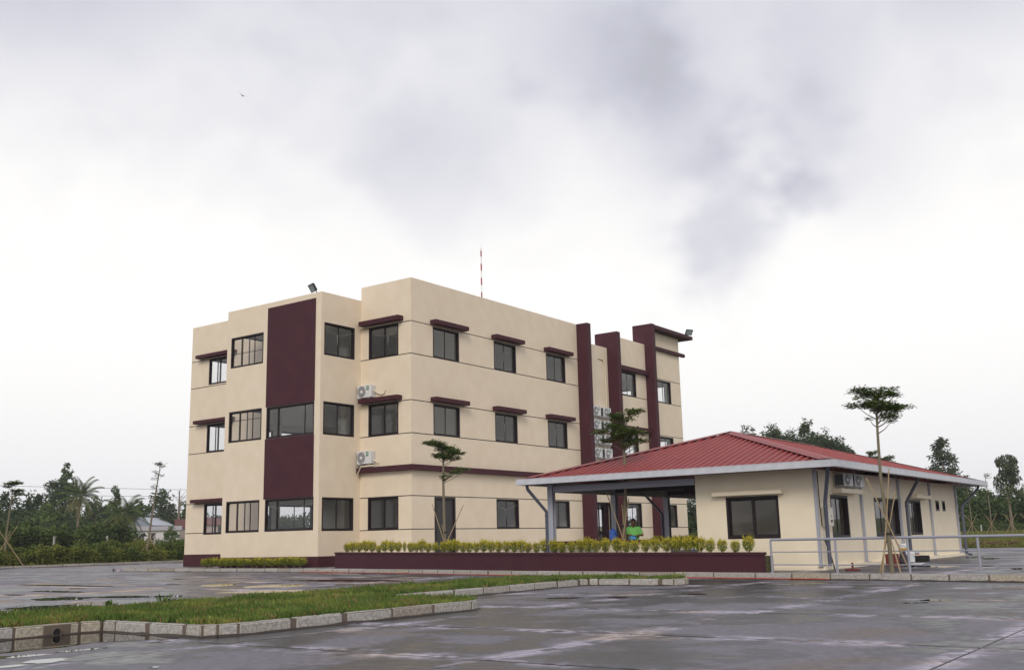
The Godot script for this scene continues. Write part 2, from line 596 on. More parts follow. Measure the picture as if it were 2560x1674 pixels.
# ---------------------------------------------------------------- the office block
const XB := 35.244   # front of the bay
const ZB := -37.314  # its right-hand side
const XM := 38.089   # short side of the block
const ZC := -33.813  # long side of the block
const ZW := -51.5    # far end of the short side
const XE := 67.85    # far end of the long side
const Y1 := [1.70, 6.40, 10.41]
const Y2 := [3.32, 8.05, 12.08]

func office_block() -> void:
	var b := thing("office_building", "cream three-storey office block with maroon panel and pilasters", "building", Vector3(52, 0, -42))
	var N_l := Vector3(-1, 0, 0)
	var U_l := Vector3(0, 0, 1)
	var N_r := Vector3(0, 0, 1)
	var U_r := Vector3(1, 0, 0)
	var cream: Material = M.cream_plaster
	var maroon: Material = M.maroon_paint
	var grv := [1.70, 3.32, 6.40, 8.05, 10.41, 12.08]
	# short side right of the bay
	var O := Vector3(XM, 0, ZB)
	var hs := []
	for f in 3: hs.push_back([0.56, 2.64, Y1[f], Y2[f]])
	wall("wall", b, O, U_l, N_l, ZC - ZB, 0.0, 14.34, hs, 0.22, grv, cream, [13.642, 99.0])
	for f in 3: window(b, O, U_l, N_l, hs[f], [1, 1], [0, 0, 2][f])
	shade(b, O, U_l, N_l, 0.2, 2.98, 12.16, 12.40, 0.42, maroon)
	shade(b, O, U_l, N_l, 0.2, 2.90, 8.10, 8.33, 0.42, maroon)
	# short side left of the bay
	O = Vector3(XM, 0, ZW)
	hs = []
	for f in 3: hs.push_back([1.68, 3.6, Y1[f] + 0.06, Y2[f] + [0.18, 0.05, -0.06][f]])
	wall("wall", b, O, U_l, N_l, -44.6 - ZW, 0.0, 14.15, hs, 0.22, [1.86, 3.53, 6.47, 8.11, 10.39, 12.02], cream, [99.0, 13.642])
	for f in 3:
		window(b, O, U_l, N_l, hs[f], [1, 1.1])
		shade(b, O, U_l, N_l, 0.85, 4.2, hs[f][3] + 0.07, hs[f][3] + 0.27, 0.4, maroon)
	# bay front
	O = Vector3(XB, 0, -44.6)
	var bay := -(-44.6 - ZB)
	hs = []
	for f in 3: hs.push_back([0.33, 2.95, Y1[f] + 0.05, Y2[f] + 0.05])
	hs.push_back([3.32, 6.88, 6.44, 8.08])
	hs.push_back([3.38, 6.93, 1.75, 3.37])
	wall("wall", b, O, U_l, N_l, bay, 0.0, 13.64, hs, 0.22, [], cream)
	for f in 3: window(b, O, U_l, N_l, hs[f], [1, 1.45, 1.05])
	window(b, O, U_l, N_l, hs[3], [0.8, 2.1, 0.75])
	window(b, O, U_l, N_l, hs[4], [0.8, 2.1, 0.75], 1)
	for yy in [[8.085, 13.36], [3.375, 6.435]]:
		var p := MB.new()
		face_box(p, O, U_l, N_l, 3.26, 6.9, yy[0], yy[1], -0.02, -0.001, 0.004)
		part(p, "coloured_panel", maroon, b)
	# bay sides
	O = Vector3(XB, 0, ZB)
	hs = []
	for f in 3: hs.push_back([0.22, 2.38, Y1[f] + 0.0, Y2[f] + 0.01])
	wall("wall", b, O, U_r, N_r, XM - XB, 0.0, 13.64, hs, 0.22, [], cream)
	for f in 3: window(b, O, U_r, N_r, hs[f], [1, 1], [0, 0, 1][f])
	O = Vector3(XM, 0, -44.6)
	hs = []
	for f in 3: hs.push_back([0.25, 2.6, Y1[f] - 0.5, Y2[f] + 0.35])  # unseen side: openings enlarged to let more light into the bay rooms
	wall("wall", b, O, Vector3(-1, 0, 0), Vector3(0, 0, -1), XM - XB, 0.0, 13.64, hs, 0.22, [], cream)
	for f in 3: window(b, O, Vector3(-1, 0, 0), Vector3(0, 0, -1), hs[f], [1, 1])
	# long side, three pieces of different height
	O = Vector3(XM, 0, ZC)
	hs = []
	for f in [1, 2]:
		for x in [[39.78, 41.93], [45.02, 47.13], [50.22, 52.31]]:
			hs.push_back([x[0] - XM, x[1] - XM, Y1[f] - 0.01, Y2[f] - 0.05])
	var door := [39.81 - XM, 41.49 - XM, 0.48, 3.29]
	hs.push_back(door)
	hs.push_back([45.0 - XM, 47.08 - XM, 1.67, 3.28])
	hs.push_back([50.2 - XM, 52.3 - XM, 1.67, 3.28])
	wall("wall", b, O, U_r, N_r, 53.74 - XM, 0.0, 14.34, hs, 0.22, grv, cream, [99.0, 13.0])
	var cd := [0, 1, 1, 0, 1, 0]
	for k in 6:
		window(b, O, U_r, N_r, hs[k], [1, 1], cd[k])
		shade(b, O, U_r, N_r, hs[k][0] - 0.22, hs[k][1] + 0.38, hs[k][3] + 0.09, hs[k][3] + 0.31, 0.42, maroon)
	window(b, O, U_r, N_r, hs[7], [1, 1], 1)
	window(b, O, U_r, N_r, hs[8], [1, 1])
	_side_door(b, O, U_r, N_r, door)
	# between the first two pilasters
	O = Vector3(53.74, 0, ZC)
	hs = [[0.5, 3.5, 0.48, 3.28]]
	wall("wall", b, O, U_r, N_r, 57.42 - 53.74, 0.0, 13.33, hs, 0.22, [], cream)
	_entrance(b, O, U_r, N_r, hs[0])
	O = Vector3(57.42, 0, ZC)
	hs = []
	for f in 3: hs.push_back([59.0 - 57.42, 61.15 - 57.42, Y1[f] - 0.01, Y2[f] - 0.04])
	wall("wall", b, O, U_r, N_r, 62.6 - 57.42, 0.0, 14.3, hs, 0.22, grv, cream, [13.0, 14.2])
	for f in 3: window(b, O, U_r, N_r, hs[f], [1, 1], [0, 0, 1][f])
	O = Vector3(62.6, 0, ZC)
	hs = []
	for f in 3: hs.push_back([64.15 - 62.6, 66.28 - 62.6, Y1[f] - 0.03, Y2[f] - 0.06])
	wall("wall", b, O, U_r, N_r, XE - 62.6, 0.0, 15.42, hs, 0.22, grv, cream, [14.2, 99.0])
	for f in 3: window(b, O, U_r, N_r, hs[f], [1, 1])
	# pilasters, the roof slab over the last one and the cross beams
	for p in [[53.74, 14.35, 0.80], [57.42, 14.36, 0.80], [62.6, 15.73, 0.66]]:
		var pm := MB.new()
		pm.bbox(Vector3(p[0] - 0.002, 0.02, ZC - (0.25 if p[0] < 55 else 0.9)), Vector3(p[0] + 0.44, p[1], ZC + p[2]), 0.012)
		part(pm, "pilaster", maroon, b)
	var top := MB.new()
	top.bbox(Vector3(63.045, 15.44, ZC - 0.9), Vector3(69.0, 15.70, ZC + 0.66), 0.012)
	part(top, "roof_slab", maroon, b)
	var bm := MB.new()
	bm.bbox(Vector3(63.045, 14.10, ZC + 0.002), Vector3(68.45, 14.34, ZC + 0.22), 0.012)
	part(bm, "band", maroon, b)
	for y in [12.06, 8.04]:
		var be := MB.new()
		be.bbox(Vector3(57.865, y, ZC + 0.002), Vector3(62.595, y + 0.3, ZC + 0.3), 0.012)
		part(be, "beam", maroon, b)
	# band between the first and second storey
	var bd := MB.new()
	face_box(bd, Vector3(XM, 0, ZB), U_l, N_l, 0.004, ZC - ZB + 0.30, 4.56, 4.83, -0.30, -0.002, 0.012)
	face_box(bd, Vector3(XM, 0, ZC), U_r, N_r, 0.002, 53.73 - XM, 4.56, 4.83, -0.30, -0.002, 0.012)
	part(bd, "band", maroon, b)
	# plinth
	var pl := MB.new()
	face_box(pl, Vector3(XB, 0, -44.6), U_l, N_l, -0.03, bay + 0.03, -0.15, 0.50, -0.03, -0.001, 0.008)
	face_box(pl, Vector3(XB, 0, ZB), U_r, N_r, 0.002, XM - XB, -0.15, 0.50, -0.03, -0.001, 0.008)
	face_box(pl, Vector3(XM, 0, ZW), U_l, N_l, -0.03, -44.6 - ZW, -0.15, 0.66, -0.03, -0.001, 0.008)
	face_box(pl, Vector3(XM, 0, ZC), U_r, N_r, 0.0, 53.7 - XM, -0.15, 0.46, -0.03, -0.001, 0.008)
	part(pl, "plinth", maroon, b)
	# far sides
	O = Vector3(XE, 0, ZW)
	hs = []
	for f in 3:
		for x in [[26.6, 29.2], [23.4, 26.2], [19.9, 23.0], [14.0, 17.0], [8.0, 11.0], [3.0, 6.0]]: hs.push_back([x[0], x[1], Y1[f] - 0.4, Y2[f] + 0.3])  # unseen back windows, enlarged and added to brighten the ceilings inside
	wall("wall", b, O, Vector3(-1, 0, 0), Vector3(0, 0, -1), XE - XM, 0.0, 14.15, hs, 0.22, grv, cream)
	for h in hs: window(b, O, Vector3(-1, 0, 0), Vector3(0, 0, -1), h, [1, 1])
	O = Vector3(XE, 0, ZC)
	hs = []
	for f in 3:
		for x in [1.2, 4.0, 6.8, 12.0]: hs.push_back([x, x + 2.3, Y1[f] - 0.3, Y2[f]])
	wall("wall", b, O, Vector3(0, 0, -1), Vector3(1, 0, 0), ZC - ZW, 0.0, 15.42, hs, 0.22, grv, cream)
	for h in hs: window(b, O, Vector3(0, 0, -1), Vector3(1, 0, 0), h, [1, 1])
	# floors, ceilings, roof, inner walls
	for y in [[0.30, 0.48], [4.62, 5.05], [8.72, 9.10], [12.75, 13.1]]:
		var fl := MB.new()
		fl.box(Vector3(XM + 0.225, y[0], ZW + 0.225), Vector3(XE - 0.225, y[1], ZC - 0.225))
		fl.box(Vector3(XB + 0.225, y[0], -44.6 + 0.225), Vector3(XM + 0.224, y[1], ZB - 0.225))
		part(fl, "floor_slab", M.ceiling_white if y[0] > 1 else M.floor_tile, b)
	for f in 3:
		var lo: float = [0.481, 5.051, 9.101][f]
		var hi: float = [4.619, 8.719, 12.749][f]
		var iw := MB.new()
		iw.box(Vector3(42.6, lo, -39.0), Vector3(57.0, hi, -38.85))
		iw.box(Vector3(48.2, lo, ZW + 0.23), Vector3(48.35, hi, -39.001))
		iw.box(Vector3(44.0, lo, -38.849), Vector3(44.15, hi, ZC - 0.23))
		iw.box(Vector3(48.5, lo, -38.849), Vector3(48.65, hi, ZC - 0.23))
		iw.box(Vector3(53.5, lo, -38.849), Vector3(53.65, hi, ZC - 0.23))
		for cx in [[40.5, -41.2], [44.6, -45.2], [40.5, -46.8]]:
			iw.box(Vector3(cx[0], lo, cx[1]), Vector3(cx[0] + 0.35, hi, cx[1] + 0.35))
		part(iw, "partition", M.interior_wall, b)

func _side_door(b: Node3D, O: Vector3, U: Vector3, N: Vector3, h: Array) -> void:
	var d := group_part("door", b)
	var fr := MB.new()
	face_box(fr, O, U, N, h[0] + 0.001, h[0] + 0.12, h[2], h[3] - 0.001, -0.006, 0.16, 0.006)
	face_box(fr, O, U, N, h[1] - 0.12, h[1] - 0.001, h[2], h[3] - 0.001, -0.006, 0.16, 0.006)
	face_box(fr, O, U, N, h[0] + 0.121, h[1] - 0.121, h[3] - 0.14, h[3] - 0.001, -0.006, 0.16, 0.006)
	part(fr, "frame", M.frame_metal, d)
	var lf := MB.new()
	face_box(lf, O, U, N, h[0] + 0.13, h[1] - 0.13, h[2], h[3] - 0.15, 0.07, 0.12, 0.006)
	for k in 2:
		face_box(lf, O, U, N, h[0] + 0.27, h[1] - 0.27, h[2] + 0.2 + k * 1.3, h[2] + 1.3 + k * 1.2, 0.058, 0.0699, 0.004)
	part(lf, "leaf", M.door_dark, d)
	var hd := MB.new()
	var t := Transform3D(Basis(U, Vector3.UP, N), O)
	hd.tube([t * Vector3(h[0] + 0.22, 1.6, -0.06), t * Vector3(h[0] + 0.22, 1.6, -0.01), t * Vector3(h[0] + 0.36, 1.6, -0.01)], [0.014, 0.014, 0.011], 6)
	face_box(hd, O, U, N, h[0] + 0.195, h[0] + 0.245, 1.45, 1.7, 0.05, 0.0695)
	part(hd, "handle", M.black_metal, d)

func _entrance(b: Node3D, O: Vector3, U: Vector3, N: Vector3, h: Array) -> void:
	var d := group_part("entrance_door", b)
	var fr := MB.new()
	var w := 0.09
	face_box(fr, O, U, N, h[0] + 0.001, h[0] + w, h[2], h[3] - 0.001, -0.006, 0.14)
	face_box(fr, O, U, N, h[1] - w, h[1] - 0.001, h[2], h[3] - 0.001, -0.006, 0.14)
	face_box(fr, O, U, N, h[0] + w, h[1] - w, h[3] - w, h[3] - 0.001, -0.006, 0.14)
	part(fr, "frame", M.frame_metal, d)
	var n := 4
	var span: float = (h[1] - h[0] - 2 * w) / n
	for k in n:
		var a: float = h[0] + w + k * span
		var lf := MB.new()
		for e in [[a + 0.002, a + 0.06, h[2], h[3] - w - 0.002], [a + span - 0.06, a + span - 0.002, h[2], h[3] - w - 0.002], [a + 0.06, a + span - 0.06, h[2], h[2] + 0.12], [a + 0.06, a + span - 0.06, h[3] - w - 0.08, h[3] - w - 0.002], [a + 0.06, a + span - 0.06, 1.42, 1.50]]:
			face_box(lf, O, U, N, e[0], e[1], e[2], e[3], 0.06, 0.10)
		part(lf, "leaf", M.frame_metal, d)
		var p := MB.new()
		var t := Transform3D(Basis(U, Vector3.UP, N), O)
		p.quad(t * Vector3(a + 0.06, h[2] + 0.1, -0.08), t * Vector3(a + span - 0.06, h[2] + 0.1, -0.08), t * Vector3(a + span - 0.06, h[3] - w - 0.05, -0.08), t * Vector3(a + 0.06, h[3] - w - 0.05, -0.08))
		part(p, "pane", M.window_glass, d)

# ---------------------------------------------------------------- the annex
const AX := 28.62
const AZ := -10.31
const AX2 := 45.0
const AZI := -13.96
const AZ2 := -19.22

func annex() -> void:
	var a := thing("annex_building", "low cream annex with red ribbed hip roof and open porch", "building", Vector3(36.8, 0, -14.7))
	var pla: Material = M.annex_plaster
	var Nl := Vector3(-1, 0, 0)
	var Ul := Vector3(0, 0, 1)
	var Nr := Vector3(0, 0, 1)
	var Ur := Vector3(1, 0, 0)
	# front wall with the wide window
	var O := Vector3(AX, 0, AZI)
	var h := [0.97, 2.6, 0.94, 2.16]
	wall("wall", a, O, Ul, Nl, AZ - AZI, -0.1, 2.86, [h], 0.2, [], pla)
	window(a, O, Ul, Nl, h, [1, 1])
	shade(a, O, Ul, Nl, 0.62, 2.78, 2.19, 2.31, 0.22, pla)
	# long side
	O = Vector3(AX, 0, AZ)
	var hs := []
	for x in [[29.95, 31.52], [34.1, 36.9], [38.1, 39.66]]: hs.push_back([x[0] - AX, x[1] - AX, 0.92, 2.16])
	hs[1][2] = 0.9
	for x in [[41.8, 42.33], [42.8, 43.26]]: hs.push_back([x[0] - AX, x[1] - AX, 1.8, 2.2])
	wall("wall", a, O, Ur, Nr, AX2 - AX, -0.1, 2.86, hs, 0.2, [], pla)
	window(a, O, Ur, Nr, hs[0], [1, 1])
	window(a, O, Ur, Nr, hs[1], [1, 1, 1])
	window(a, O, Ur, Nr, hs[2], [1, 1])
	window(a, O, Ur, Nr, hs[3], [1])
	window(a, O, Ur, Nr, hs[4], [1])
	shade(a, O, Ur, Nr, 30.15 - AX, 32.1 - AX, 2.2, 2.34, 0.3, pla)
	shade(a, O, Ur, Nr, 38.2 - AX, 40.2 - AX, 2.2, 2.33, 0.3, pla)
	wall("wall", a, Vector3(AX2, 0, AZI), Vector3(-1, 0, 0), Vector3(0, 0, -1), AX2 - AX, -0.1, 2.86, [[2.0, 3.0, 0.1, 2.2], [9.0, 10.0, 0.1, 2.2]], 0.2, [], pla)
	wall("wall", a, Vector3(AX2, 0, AZ), Vector3(0, 0, -1), Vector3(1, 0, 0), AZ - AZI, -0.1, 2.86, [], 0.2, [], pla)
	var fl := MB.new()
	fl.box(Vector3(AX + 0.01, -0.1, AZ2 - 0.1), Vector3(AX2, 0.10, AZI - 0.001))
	fl.box(Vector3(AX + 0.21, -0.1, AZI + 0.21), Vector3(AX2 - 0.21, 0.12, AZ - 0.21))
	part(fl, "floor_slab", M.terrace_tile, a)
	var cl := MB.new()
	cl.box(Vector3(AX + 0.21, 2.6, AZI + 0.21), Vector3(AX2 - 0.21, 2.66, AZ - 0.21))
	part(cl, "ceiling", M.ceiling_white, a)
	var ft := MB.new()
	ft.bbox(Vector3(AX - 0.012, -0.12, AZI), Vector3(AX2 + 0.05, 0.15, AZ + 0.16), 0.01)
	part(ft, "footing", pla, a)
	# steel columns on the wall and round the porch
	for x in [28.66, 32.72, 36.85, 40.92, 44.94]:
		var c := MB.new()
		c.bbox(Vector3(x - 0.045, 0.155, AZ + 0.003), Vector3(x + 0.045, 2.84, AZ + 0.08), 0.006)
		c.box(Vector3(x - 0.14, 0.151, AZ + 0.003), Vector3(x + 0.14, 0.172, AZ + 0.15))
		part(c, "column", M.steel_paint, a)
	for x in [28.62, 32.72, 36.8, 40.9, 44.9]:
		var c := MB.new()
		for d in [-0.09, 0.08]: c.bbox(Vector3(x + d, 0.101, AZ2 - 0.1), Vector3(x + d + 0.012, 2.84, AZ2 + 0.1), 0.002)
		c.box(Vector3(x - 0.0775, 0.101, AZ2 - 0.006), Vector3(x + 0.0795, 2.84, AZ2 + 0.006))
		part(c, "column", M.steel_paint, a)
	var bm := MB.new()
	bm.bbox(Vector3(AX - 0.04, 2.58, AZ2 + 0.105), Vector3(AX + 0.06, 2.78, AZI - 0.003), 0.004)
	part(bm, "beam", M.steel_paint, a)
	bm = MB.new()
	bm.bbox(Vector3(AX + 0.1, 2.58, AZ2 - 0.05), Vector3(AX2, 2.78, AZ2 + 0.05), 0.004)
	part(bm, "beam", M.steel_paint, a)
	for x in [32.72, 36.8, 40.9]:
		bm = MB.new()
		bm.bbox(Vector3(x - 0.06, 2.66, AZ2 + 0.11), Vector3(x + 0.06, 2.84, AZI - 0.003), 0.004)
		part(bm, "rafter", M.soffit_dark, a)
	# low bench wall round the porch
	var bw := MB.new()
	bw.box(Vector3(AX + 0.02, 0.11, AZ2 + 0.14), Vector3(AX + 0.14, 0.92, -14.95))
	part(bw, "bench_wall", pla, a)
	var bc := MB.new()
	bc.bbox(Vector3(AX - 0.08, 0.921, AZ2 + 0.12), Vector3(AX + 0.32, 0.985, -14.9), 0.008)
	part(bc, "bench_top", M.maroon_paint, a)
	_annex_roof(a)
	# rainwater pipes
	for pts in [
		[Vector3(27.78, 2.86, -19.62), Vector3(27.8, 2.68, -19.6), Vector3(28.52, 1.95, -19.36), Vector3(28.52, 0.1, -19.36)],
		[Vector3(27.95, 2.86, -9.62), Vector3(28.0, 2.66, -9.65), Vector3(28.8, 1.92, -10.06), Vector3(28.8, 0.16, -10.06)],
		[Vector3(36.9, 2.86, -9.6), Vector3(36.95, 2.7, -9.66), Vector3(37.15, 2.05, -10.12), Vector3(37.15, 0.12, -10.12)],
		[Vector3(45.9, 2.86, -9.55), Vector3(45.85, 2.68, -9.6), Vector3(45.06, 2.0, -10.1), Vector3(45.06, 0.15, -10.1), Vector3(45.25, 0.08, -9.95)],
		[Vector3(36.0, 2.86, -19.8), Vector3(36.05, 2.68, -19.75), Vector3(36.7, 1.95, -19.4), Vector3(36.7, 0.1, -19.4)]]:
		var pm := MB.new()
		var rr := []
		for k in pts.size(): rr.push_back(0.055)
		pm.tube(pts, rr, 12)
		pm.tube([pts[2] + Vector3(0, -0.10, 0), pts[2] + Vector3(0, -0.16, 0)], [0.066, 0.066], 12)
		part(pm, "downpipe", M.pipe_grey, a)
	# black cable by the corner
	var cb := MB.new()
	cb.tube([Vector3(28.95, 2.8, AZ + 0.03), Vector3(28.96, 2.0, AZ + 0.03), Vector3(29.0, 1.25, AZ + 0.04)], [0.014, 0.014, 0.014], 6)
	cb.tube([Vector3(29.05, 0.9, AZ + 0.06), Vector3(29.08, 0.4, AZ + 0.2), Vector3(29.2, 0.03, AZ + 0.24), Vector3(29.7, 0.015, AZ + 0.3)], [0.02, 0.02, 0.02, 0.02], 6)
	part(cb, "cable", M.tie_black, a)
	a.position = Vector3(39.01, -0.063, -15.58)
	a.scale = Vector3(1.06, 1.06, 1.06)

func _annex_roof(a: Node3D) -> void:
	var x0 := 27.72
	var x1 := 46.1
	var z0 := -19.75
	var z1 := -9.42
	var ye := 2.98
	var yr := 4.50
	var hw := (z1 - z0) / 2.0
	var zm := (z0 + z1) / 2.0
	var ra := x0 + hw
	var rb := x1 - hw
	var rf := group_part("roof", a)
	# one ribbed sheet for each slope; s runs along the eave, the sheet rises inwards
	for side in 4:
		var mb := MB.new()
		var ln: float = (z1 - z0) if side % 2 == 0 else (x1 - x0)
		var org: Vector3 = [Vector3(x0, ye, z0), Vector3(x0, ye, z1), Vector3(x1, ye, z1), Vector3(x1, ye, z0)][side]
		var al: Vector3 = [Vector3(0, 0, 1), Vector3(1, 0, 0), Vector3(0, 0, -1), Vector3(-1, 0, 0)][side]
		var inw: Vector3 = [Vector3(1, 0, 0), Vector3(0, 0, -1), Vector3(-1, 0, 0), Vector3(0, 0, 1)][side]
		var up := inw * hw + Vector3(0, yr - ye, 0)
		var nn := al.cross(up).normalized()
		if nn.y < 0: nn = -nn
		var pitch := 0.24
		var prof := []
		var s := 0.0
		while s < ln:
			for q in [[0.0, 0.0], [0.12, 0.0], [0.145, 0.045], [0.20, 0.045], [0.225, 0.0]]:
				if s + q[0] < ln: prof.push_back(Vector2(s + q[0], q[1]))
			s += pitch
		prof.push_back(Vector2(ln, 0.0))
		for k in prof.size() - 1:
			var p: Vector2 = prof[k]
			var q: Vector2 = prof[k + 1]
			var tp := clampf(minf(p.x, ln - p.x) / hw, 0.0, 1.0)
			var tq := clampf(minf(q.x, ln - q.x) / hw, 0.0, 1.0)
			var A := org + al * p.x + nn * p.y
			var B := org + al * q.x + nn * q.y
			mb.quad(A, B, B + up * tq, A + up * tp)
		part(mb, "ribbed_sheet", M.roof_red, rf)
	# hip and ridge caps lie on the ribs
	var R0 := Vector3(ra, yr, zm)
	var R1 := Vector3(rb, yr, zm)
	for e in [[Vector3(x0, ye, z0), R0, Vector3(1, 0, 0), Vector3(0, 0, 1)], [Vector3(x0, ye, z1), R0, Vector3(0, 0, -1), Vector3(1, 0, 0)], [Vector3(x1, ye, z1), R1, Vector3(-1, 0, 0), Vector3(0, 0, -1)], [Vector3(x1, ye, z0), R1, Vector3(0, 0, 1), Vector3(-1, 0, 0)], [R0, R1, Vector3(0, 0, 0), Vector3(0, 0, 0)]]:
		var cp := MB.new()
		var p: Vector3 = e[0]
		var q: Vector3 = e[1]
		var up := Vector3(0, 0.072, 0)
		var wd := 0.26
		if e[2] == Vector3.ZERO:
			var dn := Vector3(0, -0.26 * (yr - ye) / hw, 0)
			cp.quad(p + up, q + up, q + up + Vector3(0, 0, wd) + dn, p + up + Vector3(0, 0, wd) + dn)
			cp.quad(q + up, p + up, p + up + Vector3(0, 0, -wd) + dn, q + up + Vector3(0, 0, -wd) + dn)
		else:
			# along each neighbouring eave the cap edge stays level with its slope
			for k in 2:
				var d: Vector3 = e[2 + k]
				var o := (d * wd * 1.42)
				var a0 := p + up
				var a1 := q + up
				var steps := 10
				for i in steps:
					var f0 := float(i) / steps
					var f1 := float(i + 1) / steps
					var c0 := a0.lerp(a1, f0)
					var c1 := a0.lerp(a1, f1)
					var o0 := o * (1.0 if f0 < 0.97 else 0.4)
					var o1 := o * (1.0 if f1 < 0.97 else 0.0)
					if k == 0: cp.quad(c0, c0 + o0, c1 + o1, c1)
					else: cp.quad(c0, c1, c1 + o1, c0 + o0)
		part(cp, "cap_flashing", M.roof_red, rf)
	# purlins under the sheets
	for t in [0.12, 0.4, 0.68]:
		var pu := MB.new()
		var y := lerpf(ye, yr, t) - 0.11
		var i: float = hw * t
		for seg in [[Vector3(x0 + i, y, z0 + i), Vector3(x0 + i, y, z1 - i)], [Vector3(x0 + i, y, z1 - i), Vector3(x1 - i, y, z1 - i)], [Vector3(x1 - i, y, z1 - i), Vector3(x1 - i, y, z0 + i)], [Vector3(x1 - i, y, z0 + i), Vector3(x0 + i, y, z0 + i)]]:
			var lo: Vector3 = seg[0].min(seg[1]) - Vector3(0.03, 0.05, 0.03)
			var hi: Vector3 = seg[0].max(seg[1]) + Vector3(0.03, 0.05, 0.03)
			pu.box(lo, hi)
		part(pu, "purlin", M.soffit_dark, rf)
	# gutters with their straps
	var yb := 2.82
	var yt := 3.0
	for k in 4:
		var g := group_part("gutter", a)
		var gm := MB.new()
		var w := 0.16
		var lo: Vector3
		var hi: Vector3
		var n: Vector3
		match k:
			0:
				lo = Vector3(x0 - w, yb, z0 - w); hi = Vector3(x0, yt, z1 + w); n = Vector3(-1, 0, 0)
			1:
				lo = Vector3(x0 + 0.001, yb, z1); hi = Vector3(x1 - 0.001, yt, z1 + w); n = Vector3(0, 0, 1)
			2:
				lo = Vector3(x1, yb, z0 - w); hi = Vector3(x1 + w, yt, z1 + w); n = Vector3(1, 0, 0)
			3:
				lo = Vector3(x0 + 0.001, yb, z0 - w); hi = Vector3(x1 - 0.001, yt, z0); n = Vector3(0, 0, -1)
		var th := 0.006
		var along := Vector3(0, 0, 1) if n.x != 0 else Vector3(1, 0, 0)
		var length := (hi - lo).dot(along)
		var t := Transform3D(Basis(along, Vector3.UP, along.cross(Vector3.UP)), Vector3((lo.x + hi.x) / 2 if n.x != 0 else lo.x, yb, (lo.z + hi.z) / 2 if n.z != 0 else lo.z))
		gm.bbox(Vector3(0, 0, -w / 2), Vector3(length, th, w / 2), 0.002, t)
		for s in [-1.0, 1.0]:
			gm.bbox(Vector3(0, th, s * w / 2 - (th if s > 0 else 0.0)), Vector3(length, yt - yb, s * w / 2 + (0.0 if s > 0 else th)), 0.002, t)
			gm.bbox(Vector3(0, yt - yb, s * (w / 2 - 0.004) - 0.01), Vector3(length, yt - yb + 0.014, s * (w / 2 - 0.004) + 0.01), 0.004, t)
		for e in [0.0, length - th]: gm.box(Vector3(e, th, -w / 2 + th), Vector3(e + th, yt - yb, w / 2 - th), t)
		part(gm, "channel", M.gutter_zinc, g)
		var x := 0.7
		while x < length:
			var st := MB.new()
			st.box(Vector3(x, -0.004, -w / 2 - 0.004), Vector3(x + 0.03, yt - yb - 0.03, w / 2 + 0.004), t)
			part(st, "strap", M.gutter_zinc, g)
			x += 1.45

# ---------------------------------------------------------------- ground
func land_height(x: float, z: float) -> float:
	if x > -45.0 and x < 67.0 and z > -76.6 and z < 60.0: return -0.45
	return 0.016 * maxf(0.0, maxf(x - 67.0, -z - 76.6)) - 0.02

func ground() -> void:
	# open land round the yard, one sheet out to the horizon
	var xs := [-700.0, -300.0, -120.0, -60.0, -45.01, -44.99]
	var zs := [-800.0, -500.0, -350.0, -250.0]
	for k in 22: xs.push_back(-40.0 + k * 5.0)
	xs.append_array([66.99, 67.01])
	for k in 24: xs.push_back(72.0 + k * 6.0)
	xs.append_array([260.0, 400.0, 700.0])
	for k in 28: zs.push_back(-240.0 + k * 6.0)
	zs.append_array([-76.61, -76.59])
	for k in 22: zs.push_back(-70.0 + k * 6.0)
	zs.append_array([59.99, 60.01, 120.0, 300.0, 700.0])
	var fn := FastNoiseLite.new()
	fn.seed = 9
	fn.frequency = 0.05
	var g := MB.new()
	for i in xs.size() - 1:
		for j in zs.size() - 1:
			var p := []
			for q in [[i, j], [i, j + 1], [i + 1, j + 1], [i + 1, j]]:
				var x: float = xs[q[0]]
				var z: float = zs[q[1]]
				var y := land_height(x, z)
				if y > -0.4: y += 0.05 * fn.get_noise_2d(x, z) * clampf((maxf(x - 67.0, -z - 76.6)) / 10.0, 0.0, 1.0)
				p.push_back(Vector3(x, y, z))
			g.quad(p[0], p[1], p[2], p[3])
	solo(g, "ground", M.field_grass, "", "")
	# yard: single slabs near the camera, one cast sheet beyond
	var yard := structure("yard")
	var bed := MB.new()
	bed.quad(Vector3(-44, -0.179, 59), Vector3(66.9, -0.179, 59), Vector3(66.9, -0.179, -76.5), Vector3(-44, -0.179, -76.5))
	part(bed, "joint_sealant", M.joint_dark, yard)
	for i in JX.size() - 1:
		for j in JZ.size() - 1:
			var s := MB.new()
			var dy := 0.0008 * ((i * 7 + j * 5) % 4)
			s.bbox(Vector3(JX[i] + 0.034, -0.199, JZ[j + 1] + 0.013), Vector3(JX[i + 1] - 0.034, ROAD - dy, JZ[j] - 0.013), 0.006)
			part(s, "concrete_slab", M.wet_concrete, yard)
	var far := MB.new()
	var ax: float = JX[0]
	var bx: float = JX[JX.size() - 1]
	var az: float = JZ[JZ.size() - 1]
	var bz: float = JZ[0]
	for r in [[-44.0, ax - 0.012, -76.5, 59.0], [bx + 0.012, 66.9, -76.5, 59.0], [ax - 0.012, bx + 0.012, bz + 0.012, 59.0], [ax - 0.012, bx + 0.012, -76.5, az - 0.012]]:
		far.quad(Vector3(r[0], ROAD, r[3]), Vector3(r[1], ROAD, r[3]), Vector3(r[1], ROAD, r[2]), Vector3(r[0], ROAD, r[2]))
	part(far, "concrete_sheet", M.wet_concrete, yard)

const K1 := [[26.0, 14.0], [26.4, 4.0], [26.8, -4.0], [26.95, -5.6], [27.3, -7.5], [27.7, -9.7], [28.1, -12.0], [28.6, -14.8], [29.1, -17.5], [29.65, -20.6], [30.25, -23.2], [31.1, -26.3], [31.85, -29.2], [32.6, -32.6], [33.1, -36.0], [33.55, -40.0], [33.8, -44.0], [34.0, -48.0], [34.05, -51.3]]

